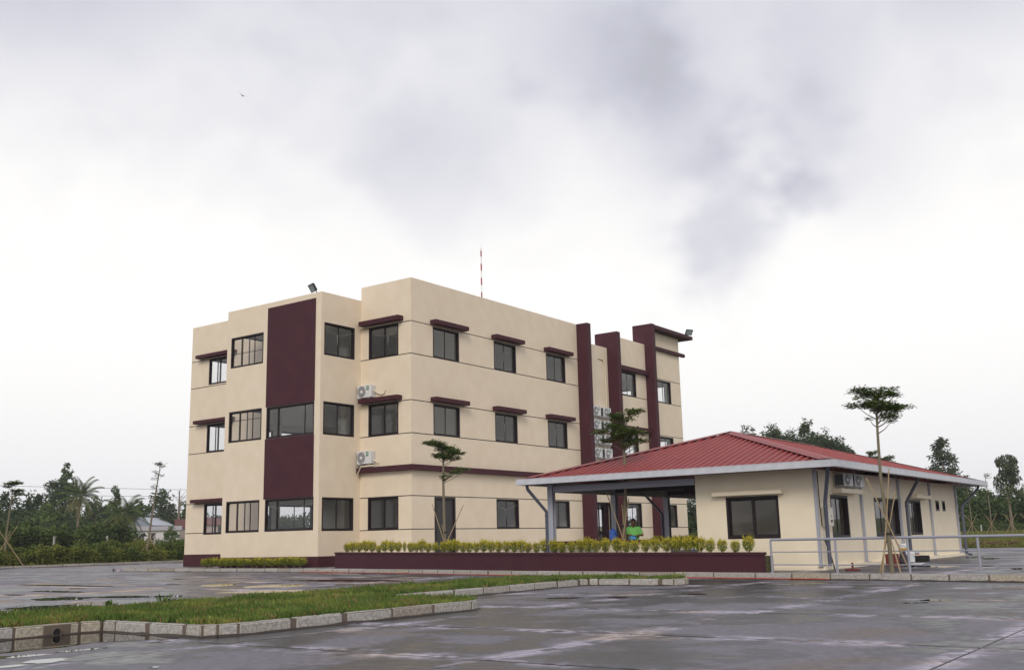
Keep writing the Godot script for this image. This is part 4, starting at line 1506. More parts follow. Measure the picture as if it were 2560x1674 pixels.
# ---------------------------------------------------------------- fittings
# outdoor unit, own axes: back at z = 0, front at z = d, centred on x, resting on y = 0
func ac_unit(w: float, h: float, d: float) -> Node3D:
	var t := Node3D.new()
	var b := MB.new()
	b.bbox(Vector3(-w / 2, 0.03, 0.02), Vector3(w / 2, h, d), 0.012)
	for k in 9: b.box(Vector3(w / 2 + 0.0005, h * 0.2 + k * h * 0.075, 0.05), Vector3(w / 2 + 0.006, h * 0.2 + k * h * 0.075 + h * 0.03, d - 0.05))
	own(b, "casing", M.ac_white, t)
	var c := MB.new()
	c.box(Vector3(-w / 2 - 0.004, 0.06, 0.05), Vector3(-w / 2 - 0.0005, h - 0.04, d - 0.03))
	own(c, "side_coil", M.ac_dark, t)
	var r := h * 0.42
	var cx := -w / 2 + r + 0.03
	var cy := h * 0.51
	var rec := MB.new()
	var f := Transform3D(Basis(Vector3(1, 0, 0), Vector3(0, 0, 1), Vector3(0, -1, 0)), Vector3(cx, cy, d))
	rec.lathe([Vector2(r, 0.0005), Vector2(0.0, 0.0006)], f, 28)
	own(rec, "fan_opening", M.fan_grey, t)
	var g := MB.new()
	for k in 7:
		var q := r * (k + 1) / 7.0
		g.lathe([Vector2(q - 0.004, 0.012), Vector2(q, 0.017), Vector2(q + 0.004, 0.012)], f, 28)
	for k in 24:
		var a := TAU * k / 24.0
		g.tube([f * Vector3(cos(a) * 0.05, 0.012, sin(a) * 0.05), f * Vector3(cos(a + 0.25) * r, 0.012, sin(a + 0.25) * r)], [0.004, 0.004], 4, false)
	own(g, "grille", M.grille_grey, t)
	var hb := MB.new()
	hb.lathe([Vector2(0.075, 0.012), Vector2(0.07, 0.024), Vector2(0.0, 0.026)], f, 16)
	own(hb, "hub", M.hub_white, t)
	var s := MB.new()
	s.box(Vector3(w * 0.17, h * 0.60, d + 0.0005), Vector3(w * 0.17 + h * 0.24, h * 0.92, d + 0.0015))
	own(s, "sticker", M.sticker_green, t)
	var s2 := MB.new()
	var so := Transform3D(Basis(Vector3(1, 0, 0), Vector3(0, 0, 1), Vector3(0, -1, 0)), Vector3(w * 0.17 + h * 0.12, h * 0.77, d + 0.0016))
	s2.lathe([Vector2(h * 0.075, 0.0), Vector2(h * 0.075, 0.001), Vector2(h * 0.045, 0.001), Vector2(h * 0.045, 0.0)], so, 16)
	for k in 3: s2.box(Vector3(w * 0.19, h * (0.50 - k * 0.05), d + 0.0005), Vector3(w * 0.19 + h * 0.16, h * (0.52 - k * 0.05), d + 0.0012))
	own(s2, "print", M.hub_white, t)
	var br := MB.new()
	for x in [-w * 0.33, w * 0.33]:
		br.box(Vector3(x - 0.02, -0.03, 0.0), Vector3(x + 0.02, 0.0, d + 0.03))
		br.box(Vector3(x - 0.02, -0.22, 0.0), Vector3(x + 0.02, -0.0305, 0.03))
		br.tube([Vector3(x, -0.2, 0.02), Vector3(x, -0.02, d - 0.04)], [0.012, 0.012], 5)
	own(br, "bracket", M.ac_white, t)
	return t

const AZW := -10.93  # outer face of the annex's long wall

func ac_units() -> void:
	var big := ac_unit(0.98, 0.68, 0.34)
	tag(big, "", "air conditioner", "air-conditioner outdoor units")
	copy(big, "air_conditioner", Vector3(XM, 8.36, -36.74), -PI / 2, Vector3.ONE, "white air-conditioner unit standing on the sunshade under the upper bay corner")
	copy(big, "air_conditioner", Vector3(XM, 4.98, -36.74), -PI / 2, Vector3.ONE, "white air-conditioner unit above the maroon band next to the bay")
	var rows := [8.60, 7.75, 6.86, 5.98]
	var word := ["top", "second", "third", "lowest"]
	for r in 4:
		copy(big, "air_conditioner", Vector3(55.05, rows[r], ZC), 0.0, Vector3(0.9, 0.92, 1.55), "white air-conditioner unit, left in the %s row between the pilasters" % word[r])
		copy(big, "air_conditioner", Vector3(56.3, rows[r], ZC), 0.0, Vector3(0.9, 0.92, 1.55), "white air-conditioner unit, right in the %s row between the pilasters" % word[r])
	var k := 0
	for x in [32.6, 33.66]:
		copy(big, "air_conditioner", Vector3(x, 2.48, AZW), 0.0, Vector3(0.87, 0.6, 1.05), ["grey-white air-conditioner unit under the annex eave, nearer the corner", "grey-white air-conditioner unit under the annex eave, farther from the corner"][k])
		k += 1
	big.free()
	# refrigerant pipes
	for p in [["white looped pipe below the lower air-conditioner unit beside the bay", [Vector3(XM - 0.2, 5.2, -36.2), Vector3(XM - 0.08, 5.05, -35.98), Vector3(XM - 0.34, 4.9, -36.0), Vector3(XM - 0.36, 4.88, -36.9), Vector3(XM - 0.36, 4.5, -37.15), Vector3(XM - 0.1, 4.45, -37.28)]],
		["white pipe running from the upper air-conditioner unit along the wall", [Vector3(XM - 0.2, 8.75, -36.2), Vector3(XM - 0.1, 8.62, -36.05), Vector3(XM - 0.06, 8.5, -35.8), Vector3(XM - 0.05, 8.55, -35.6), Vector3(XM - 0.04, 8.72, -35.55)]],
		["white pipe climbing the wall above the stacked air-conditioner units", [Vector3(56.2, 12.5, ZC + 0.03), Vector3(56.75, 12.45, ZC + 0.05), Vector3(56.98, 12.1, ZC + 0.06), Vector3(57.0, 9.5, ZC + 0.06), Vector3(57.0, 6.2, ZC + 0.06)]]]:
		var m := MB.new()
		var rr := []
		for q in p[1]: rr.push_back(0.035)
		m.tube(p[1], rr, 8)
		solo(m, "refrigerant_pipe", M.pipe_cream, p[0], "pipe", p[1][0])

func floodlight(label: String, at: Vector3, turn: float, tilt: float, s: float) -> void:
	var t := thing("floodlight", label, "floodlight", at, "floodlights on the roof")
	t.rotation.y = turn
	var q := Transform3D(Basis(Vector3(1, 0, 0), tilt), Vector3(0, 0.28, 0.12)).scaled_local(Vector3(s, s, s))
	var b := MB.new()
	b.bbox(Vector3(-0.42, -0.32, -0.07), Vector3(0.42, 0.32, 0.0), 0.03, q)
	for e in [[-0.42, -0.36, -0.32, 0.32], [0.36, 0.42, -0.32, 0.32], [-0.36, 0.36, -0.32, -0.26], [-0.36, 0.36, 0.26, 0.32]]: b.bbox(Vector3(e[0], e[2], 0.0), Vector3(e[1], e[3], 0.05), 0.01, q)
	for k in 7: b.box(Vector3(-0.36 + k * 0.12 - 0.012, -0.28, -0.13), Vector3(-0.36 + k * 0.12 + 0.012, 0.28, -0.07), q)
	own(b, "housing", M.black_metal, t)
	var l := MB.new()
	l.box(Vector3(-0.36, -0.26, 0.001), Vector3(0.36, 0.26, 0.02), q)
	own(l, "lens", M.lamp_glass, t)
	var a := MB.new()
	a.tube([Vector3(-0.12, 0.0, -0.2), Vector3(0, 0.16, -0.1), Vector3(0, 0.26, 0.06)], [0.025, 0.025, 0.025], 6)
	own(a, "arm", M.black_metal, t)

func antenna() -> void:
	var t := thing("lightning_rod", "thin red and white banded mast on the office roof", "mast", Vector3(49.45, 13.1, -38.0))
	var y := 13.1
	var k := 0
	while y < 19.0:
		var m := MB.new()
		var n := minf(0.46, 19.0 - y)
		m.tube([Vector3(49.45, y, -38.0), Vector3(49.45, y + n, -38.0)], [0.042, 0.042], 8)
		part(m, "band", M.antenna_red if k % 2 == 0 else M.antenna_white, t)
		y += n
		k += 1
	var tip := MB.new()
	tip.lathe([Vector2(0.03, 0), Vector2(0.05, 0.1), Vector2(0.05, 0.18), Vector2(0.012, 0.26), Vector2(0.006, 0.6), Vector2(0.0, 0.62)], Transform3D(Basis(), Vector3(49.45, 19.0, -38.0)), 10)
	part(tip, "tip", M.antenna_white, t)

func railing() -> void:
	var posts := [Vector3(28.47, 0, -11.62), Vector3(28.02, 0, -9.6), Vector3(27.72, 0, -7.62), Vector3(27.36, 0, -5.85), Vector3(27.12, 0, -4.0), Vector3(26.95, 0, -2.0)]
	var t := thing("railing", "grey painted pipe railing along the kerb beside the annex", "railing", Vector3(27.9, 0, -7.5))
	for p in posts:
		var m := MB.new()
		m.tube([p + Vector3(0, -0.02, 0), p + Vector3(0, 0.868, 0)], [0.032, 0.032], 10)
		m.lathe([Vector2(0.06, -0.012), Vector2(0.06, -0.003), Vector2(0.0, -0.002)], Transform3D(Basis(), p), 10)
		part(m, "post", M.rail_paint, t)
	for hr in [[0.90, 0.034], [0.56, 0.0145], [0.21, 0.0145]]:
		var m := MB.new()
		var pts := []
		var rr := []
		for p in posts:
			pts.push_back(p + Vector3(0, hr[0], 0))
			rr.push_back(hr[1])
		m.tube(pts, rr, 12)
		part(m, "rail", M.rail_paint, t)

func hose() -> void:
	var m := MB.new()
	var pts := []
	var rr := []
	var fn := FastNoiseLite.new()
	fn.seed = 2
	for k in range(5, 15):
		var a := Vector2(K1[k][0], K1[k][1])
		var b := Vector2(K1[mini(k + 1, 14)][0], K1[mini(k + 1, 14)][1])
		for s in 6:
			var q := a.lerp(b, s / 6.0)
			pts.push_back(Vector3(q.x - 0.10 + 0.05 * fn.get_noise_1d(pts.size() * 9.0), ROAD + 0.02, q.y))
			rr.push_back(0.013)
	m.tube(pts, rr, 6)
	solo(m, "hose", M.hose_orange, "long orange-red hose lying in the gutter along the kerb", "hose", pts[0])

# ---------------------------------------------------------------- small things
func bucket(label: String, at: Vector3, r: float, h: float, band: Color, lid := false) -> void:
	var t := thing("paint_bucket", label, "bucket", at, "paint buckets by the annex")
	var b := MB.new()
	b.lathe([Vector2(0.0, 0.0), Vector2(r * 0.86, 0.0), Vector2(r * 0.9, 0.01), Vector2(r, h - 0.06), Vector2(r * 1.06, h - 0.06), Vector2(r * 1.06, h - 0.02), Vector2(r * 1.02, h), Vector2(r * 0.97, h), Vector2(r * 0.9, 0.05)] + ([] if not lid else [Vector2(r * 0.9, h - 0.01), Vector2(0.0, h - 0.01)]), Transform3D.IDENTITY, 22)
	own(b, "body", M.bucket_white, t)
	var s := MB.new()
	s.lathe([Vector2(r * 0.935, h * 0.22), Vector2(r * 0.985, h * 0.74)], Transform3D.IDENTITY, 22)
	var m := mat("print_%s" % t.name, band, 0.5)
	own(s, "printed_label", m, t)
	var hd := MB.new()
	hd.tube([Vector3(r * 1.03, h - 0.05, 0), Vector3(r * 0.8, h * 0.62, r * 0.75), Vector3(0, h * 0.5, r * 1.08), Vector3(-r * 0.8, h * 0.62, r * 0.75), Vector3(-r * 1.03, h - 0.05, 0)], [0.004, 0.004, 0.006, 0.004, 0.004], 5)
	own(hd, "handle", M.black_metal, t)

func small_things() -> void:
	mat("bucket_white", rgb(214, 216, 220), 0.45)
	mat("rubber", rgb(22, 22, 24), 0.75)
	mat("sack_grey", rgb(60, 58, 66), 0.9)
	mat("wood_red", rgb(110, 48, 38), 0.8)
	mat("sheet_white", rgb(205, 205, 210), 0.7)
	mat("rust_red", rgb(104, 40, 36), 0.6)
	mat("box_white", rgb(216, 210, 198), 0.5)
	# tall bucket: two stacked
	bucket("white paint bucket with yellow label at the bottom of the stack", Vector3(35.35, 0, -9.86), 0.155, 0.34, rgb(196, 140, 40))
	bucket("white paint bucket with yellow-red label on top of the stack", Vector3(35.35, 0.342, -9.86), 0.155, 0.32, rgb(190, 146, 40), true)
	bucket("plain white paint bucket next to the tyre", Vector3(37.7, 0, -10.3), 0.15, 0.36, rgb(206, 210, 216))
	# tyre and tin on top of it
	var ty := thing("tyre", "black rubber tyre lying flat by the annex wall", "tyre", Vector3(38.9, 0, -10.3))
	var tm := MB.new()
	tm.lathe([Vector2(0.19, 0.03), Vector2(0.24, 0.0), Vector2(0.30, 0.0), Vector2(0.325, 0.03), Vector2(0.325, 0.06), Vector2(0.318, 0.065), Vector2(0.318, 0.075), Vector2(0.327, 0.08), Vector2(0.327, 0.12), Vector2(0.318, 0.125), Vector2(0.318, 0.135), Vector2(0.325, 0.14), Vector2(0.325, 0.17), Vector2(0.30, 0.2), Vector2(0.24, 0.2), Vector2(0.19, 0.17), Vector2(0.19, 0.03)], Transform3D.IDENTITY, 28)
	own(tm, "casing", M.rubber, ty)
	var tb := MB.new()
	tb.lathe([Vector2(0.19, 0.035), Vector2(0.182, 0.045), Vector2(0.182, 0.06), Vector2(0.191, 0.065)], Transform3D.IDENTITY, 28)
	own(tb, "bead", M.tie_black, ty)
	var tin := thing("paint_tin", "small paint tin with blue and orange label standing on the tyre", "tin", Vector3(38.66, 0.201, -10.36))
	var tn := MB.new()
	tn.lathe([Vector2(0.0, 0.0), Vector2(0.105, 0.0), Vector2(0.105, 0.15), Vector2(0.11, 0.155), Vector2(0.1, 0.16), Vector2(0.095, 0.15), Vector2(0.0, 0.148)], Transform3D.IDENTITY, 20)
	own(tn, "can", M.bucket_white, tin)
	var tl := MB.new()
	tl.lathe([Vector2(0.1065, 0.02), Vector2(0.1065, 0.07)], Transform3D.IDENTITY, 20)
	own(tl, "printed_label", mat("tin_orange", rgb(190, 110, 60), 0.5), tin)
	var tl2 := MB.new()
	tl2.lathe([Vector2(0.1065, 0.072), Vector2(0.1065, 0.12)], Transform3D.IDENTITY, 20)
	own(tl2, "printed_band", mat("tin_blue", rgb(120, 150, 190), 0.5), tin)
	# sack, crate, white sheet, long batten
	var sk := MB.new()
	sdf_mesh(sk, [[Vector3(-0.05, 0.12, 0), Vector3(0.06, 0.14, 0.02), 0.14, 0.15], [Vector3(0.0, 0.25, 0.0), Vector3(0.05, 0.36, -0.02), 0.13, 0.09], [Vector3(0.03, 0.4, 0.0), Vector3(0.10, 0.46, 0.04), 0.05, 0.03]], 0.025, 0.06)
	for k in sk.v.size(): sk.v[k] = Vector3(sk.v[k].x, maxf(sk.v[k].y, 0.004), sk.v[k].z)
	var so := MeshInstance3D.new()
	so.name = numbered("sack"); so.mesh = sk.commit(); so.material_override = M.sack_grey
	add_child(so); so.position = Vector3(34.75, 0, -9.72)
	tag(so, "dark grey slumped sack among the buckets", "sack")
	var cr := thing("wooden_crate", "small red-brown wooden crate behind the staked tree", "crate", Vector3(34.15, 0, -9.9))
	for k in 4:
		var pm := MB.new()
		pm.bbox(Vector3(-0.24, 0.02 + k * 0.085, 0.135), Vector3(0.24, 0.09 + k * 0.085, 0.15), 0.003)
		own(pm, "slat", M.wood_red, cr)
	for s in [-1.0, 1.0]:
		var pm := MB.new()
		pm.bbox(Vector3(s * 0.232 - 0.01, 0.0, -0.134), Vector3(s * 0.232 + 0.01, 0.36, 0.134), 0.003)
		own(pm, "end_board", M.wood_red, cr)
	var bk := MB.new()
	bk.bbox(Vector3(-0.24, 0.0, -0.15), Vector3(0.24, 0.36, -0.135), 0.003)
	own(bk, "back_board", M.wood_red, cr)
	var sh := MB.new()
	for i in 14:
		for j in 5:
			var P := func(a: int, b: int) -> Vector3: return Vector3(33.6 + a * 0.17, 0.012 + 0.03 * absf(sin(a * 1.9 + b * 2.3)) * (0.5 + 0.5 * sin(a * 0.7)), -9.65 + b * 0.09 + 0.03 * sin(a * 1.3))
			sh.quad(P.call(i, j), P.call(i, j + 1), P.call(i + 1, j + 1), P.call(i + 1, j))
			var dn := Vector3(0, -0.006, 0)
			sh.quad(P.call(i + 1, j) + dn, P.call(i + 1, j + 1) + dn, P.call(i, j + 1) + dn, P.call(i, j) + dn)
	solo(sh, "plastic_sheet", M.sheet_white, "crumpled white plastic sheet spread under the buckets", "sheet", Vector3(34.7, 0, -9.5))
	var ba := MB.new()
	ba.bbox(Vector3(-0.9, 0.0, -0.03), Vector3(0.9, 0.03, 0.03), 0.004, Transform3D(Basis(Vector3.UP, 0.1), Vector3(33.0, 0.0, -9.35)))
	solo(ba, "batten", M.wood_red, "thin dark wooden batten lying on the wet pavement", "batten", Vector3(33.0, 0, -9.35))
	# maroon stand with a short post
	var st := thing("umbrella_stand", "round maroon stand with short upright tube on the pavement", "stand", Vector3(29.75, 0, -9.75))
	var sm := MB.new()
	sm.lathe([Vector2(0.0, 0.0), Vector2(0.22, 0.0), Vector2(0.225, 0.02), Vector2(0.2, 0.045), Vector2(0.06, 0.06), Vector2(0.0, 0.062)], Transform3D.IDENTITY, 24)
	own(sm, "base", M.rust_red, st)
	var sp := MB.new()
	sp.tube([Vector3(0, 0.06, 0), Vector3(0, 0.22, 0)], [0.03, 0.03], 10)
	own(sp, "tube", M.rust_red, st)
	# meter box on the wall
	var bx := thing("meter_box", "cream electrical box on the annex wall next to the downpipe", "electrical box", Vector3(31.16, 1.5, AZW))
	var bm := MB.new()
	bm.bbox(Vector3(30.89, 1.25, AZW + 0.002), Vector3(31.44, 1.82, AZW + 0.17), 0.01)
	part(bm, "case", M.box_white, bx)
	var bd := MB.new()
	bd.bbox(Vector3(30.92, 1.28, AZW + 0.171), Vector3(31.41, 1.79, AZW + 0.182), 0.004)
	part(bd, "door", M.box_white, bx)
	var bh := MB.new()
	bh.box(Vector3(31.18, 1.38, AZW + 0.1825), Vector3(31.24, 1.45, AZW + 0.21))
	part(bh, "handle", M.black_metal, bx)
	var bl := MB.new()
	bl.box(Vector3(31.19, 1.52, AZW + 0.1825), Vector3(31.22, 1.6, AZW + 0.188))
	part(bl, "lock", M.black_metal, bx)
	# water jug and red bowl on the bench
	var jw := mat("jug_blue", Color(0.16, 0.28, 0.62, 0.55), 0.08)
	jw.transparency = BaseMaterial3D.TRANSPARENCY_ALPHA
	mat("water_blue", rgb(60, 92, 170), 0.2)
	var jg := thing("water_jug", "blue plastic water-cooler bottle standing on the porch bench", "water bottle", Vector3(30.52, 0.982, -18.02))
	var jm := MB.new()
	var pr := [Vector2(0.0, 0.0), Vector2(0.12, 0.0), Vector2(0.135, 0.02)]
	for k in 4:
		pr.append_array([Vector2(0.135, 0.03 + k * 0.06), Vector2(0.128, 0.045 + k * 0.06), Vector2(0.128, 0.055 + k * 0.06), Vector2(0.135, 0.07 + k * 0.06)])
	pr.append_array([Vector2(0.135, 0.28), Vector2(0.10, 0.33), Vector2(0.05, 0.355), Vector2(0.04, 0.36)])
	jm.lathe(pr, Transform3D.IDENTITY, 24)
	own(jm, "bottle", M.water_blue, jg)
	var jc := MB.new()
	jc.lathe([Vector2(0.042, 0.36), Vector2(0.042, 0.40), Vector2(0.03, 0.405), Vector2(0.0, 0.405)], Transform3D.IDENTITY, 18)
	own(jc, "cap", M.water_blue, jg)
	var bo := thing("plastic_bowl", "small red plastic bowl beside the water bottle", "bowl", Vector3(30.52, 0.982, -17.72))
	var bo_m := MB.new()
	bo_m.lathe([Vector2(0.0, 0.0), Vector2(0.05, 0.0), Vector2(0.085, 0.06), Vector2(0.09, 0.065), Vector2(0.084, 0.065), Vector2(0.05, 0.008), Vector2(0.0, 0.008)], Transform3D.IDENTITY, 20)
	own(bo_m, "bowl", mat("bowl_red", rgb(190, 50, 40), 0.4), bo)
	# bird
	mat("bird_dark", rgb(46, 44, 48), 0.9)
	var bi := MB.new()
	var wing := func(s: float) -> void:
		bi.quad(Vector3(0.06, 0.0, 0.02 * s), Vector3(0.02, 0.07, 0.16 * s), Vector3(-0.04, 0.06, 0.16 * s), Vector3(-0.05, 0.0, 0.02 * s))
		bi.tri(Vector3(0.02, 0.07, 0.16 * s), Vector3(-0.14, 0.10, 0.36 * s), Vector3(-0.04, 0.06, 0.16 * s))
	bi.tube([Vector3(0.16, 0, 0), Vector3(0.12, 0.01, 0), Vector3(0.0, 0, 0), Vector3(-0.12, 0, 0)], [0.004, 0.026, 0.032, 0.01], 8)
	wing.call(1.0)
	wing.call(-1.0)
	bi.tri(Vector3(-0.1, 0, 0.012), Vector3(-0.24, 0.0, 0.05), Vector3(-0.19, 0, 0.0))
	bi.tri(Vector3(-0.1, 0, -0.012), Vector3(-0.19, 0, 0.0), Vector3(-0.24, 0.0, -0.05))
	var bb := MeshInstance3D.new()
	bb.name = "bird"
	bb.mesh = bi.commit()
	bb.material_override = M.bird_dark
	add_child(bb)
	bb.position = Vector3(37.5, 27.75, -46.8)
	bb.rotation = Vector3(0.5, 0.6, 0.35)
	tag(bb, "small dark swallow-like bird flying alone in the sky", "bird")

# ---------------------------------------------------------------- smooth bodies
# bones: [a, b, radius a, radius b]; meshed as surface nets
func sdf_mesh(mb: MB, bones: Array, cell: float, blend: float) -> void:
	var lo := Vector3(1e9, 1e9, 1e9)
	var hi := -lo
	for b in bones:
		var r: float = maxf(b[2], b[3]) + blend + cell * 2.0
		lo = lo.min((b[0] as Vector3).min(b[1]) - Vector3(r, r, r))
		hi = hi.max((b[0] as Vector3).max(b[1]) + Vector3(r, r, r))
	var nx := int((hi.x - lo.x) / cell) + 2
	var ny := int((hi.y - lo.y) / cell) + 2
	var nz := int((hi.z - lo.z) / cell) + 2
	var f := PackedFloat32Array()
	f.resize(nx * ny * nz)
	f.fill(1.0)
	for b in bones:
		var A: Vector3 = b[0]
		var B: Vector3 = b[1]
		var ra: float = b[2]
		var rb: float = b[3]
		var m := maxf(ra, rb) + blend + cell * 1.5
		var l := ((A.min(B) - Vector3(m, m, m) - lo) / cell).floor()
		var h := ((A.max(B) + Vector3(m, m, m) - lo) / cell).ceil()
		var ab := B - A
		var q := maxf(ab.length_squared(), 1e-9)
		for z in range(maxi(0, int(l.z)), mini(nz, int(h.z) + 1)):
			for y in range(maxi(0, int(l.y)), mini(ny, int(h.y) + 1)):
				for x in range(maxi(0, int(l.x)), mini(nx, int(h.x) + 1)):
					var p := lo + Vector3(x, y, z) * cell
					var t := clampf((p - A).dot(ab) / q, 0.0, 1.0)
					var d := (p - A - ab * t).length() - lerpf(ra, rb, t)
					var k := (z * ny + y) * nx + x
					var e := f[k]
					var hh := maxf(blend - absf(e - d), 0.0) / blend
					f[k] = minf(e, d) - hh * hh * blend * 0.25
	var vid := PackedInt32Array()
	vid.resize(nx * ny * nz)
	vid.fill(-1)
	var vs := PackedVector3Array()
	var sx := 1
	var sy := nx
	var sz := nx * ny
	var corner := [0, sx, sy, sx + sy, sz, sx + sz, sy + sz, sx + sy + sz]
	var cpos := [Vector3(0, 0, 0), Vector3(1, 0, 0), Vector3(0, 1, 0), Vector3(1, 1, 0), Vector3(0, 0, 1), Vector3(1, 0, 1), Vector3(0, 1, 1), Vector3(1, 1, 1)]
	var edges := [[0, 1], [2, 3], [4, 5], [6, 7], [0, 2], [1, 3], [4, 6], [5, 7], [0, 4], [1, 5], [2, 6], [3, 7]]
	for z in nz - 1:
		for y in ny - 1:
			for x in nx - 1:
				var k := z * sz + y * sy + x
				var neg := 0
				for c in corner:
					if f[k + c] < 0.0: neg += 1
				if neg == 0 or neg == 8: continue
				var s := Vector3.ZERO
				var n := 0
				for e in edges:
					var a := f[k + corner[e[0]]]
					var b := f[k + corner[e[1]]]
					if (a < 0.0) != (b < 0.0):
						s += (cpos[e[0]] as Vector3).lerp(cpos[e[1]], a / (a - b))
						n += 1
				vid[k] = vs.size()
				vs.push_back(lo + (Vector3(x, y, z) + s / n) * cell)
	var nor := PackedVector3Array()
	nor.resize(vs.size())
	var quads: Array = []
	for z in range(1, nz - 1):
		for y in range(1, ny - 1):
			for x in range(1, nx - 1):
				var k := z * sz + y * sy + x
				var a := f[k] < 0.0
				for ax in 3:
					var st: int = [sx, sy, sz][ax]
					if a == (f[k + st] < 0.0): continue
					var u: int = [sy, sz, sx][ax]
					var w: int = [sz, sx, sy][ax]
					var q := [vid[k - u - w], vid[k - w], vid[k], vid[k - u]]
					if q.has(-1): continue
					if not a: q.reverse()
					quads.push_back(q)
					var nn := (vs[q[1]] - vs[q[0]]).cross(vs[q[2]] - vs[q[0]])
					for j in q: nor[j] += nn
	for q in quads:
		for t in [[0, 1, 2], [0, 2, 3]]:
			mb.trin(vs[q[t[0]]], vs[q[t[1]]], vs[q[t[2]]], nor[q[t[0]]].normalized(), nor[q[t[1]]].normalized(), nor[q[t[2]]].normalized())

func hand_bones(w: Vector3, dir: Vector3, palm_n: Vector3, thumb_side: float) -> Array:
	var s := dir.cross(palm_n).normalized() * thumb_side
	var o := [[w, w + dir * 0.05 + s * 0.015, 0.021, 0.02], [w + dir * 0.02, w + dir * 0.075 - s * 0.018, 0.02, 0.018]]
	var ln := [0.058, 0.066, 0.06, 0.046]
	for k in 4:
		var r := w + dir * 0.085 + s * (0.028 - 0.019 * k)
		var a: Vector3 = r + (dir * 0.85 + palm_n * 0.5).normalized() * ln[k] * 0.55
		var b: Vector3 = a + (dir * 0.35 + palm_n * 0.95).normalized() * ln[k] * 0.5
		o.append_array([[r, a, 0.0088, 0.0082], [a, b, 0.0082, 0.007]])
	var tb := w + dir * 0.03 + s * 0.024
	var t1 := tb + (dir * 0.6 + s * 0.7 + palm_n * 0.3).normalized() * 0.038
	o.append_array([[tb, t1, 0.0115, 0.0098], [t1, t1 + (dir * 0.8 + palm_n * 0.6).normalized() * 0.03, 0.0098, 0.008]])
	return o

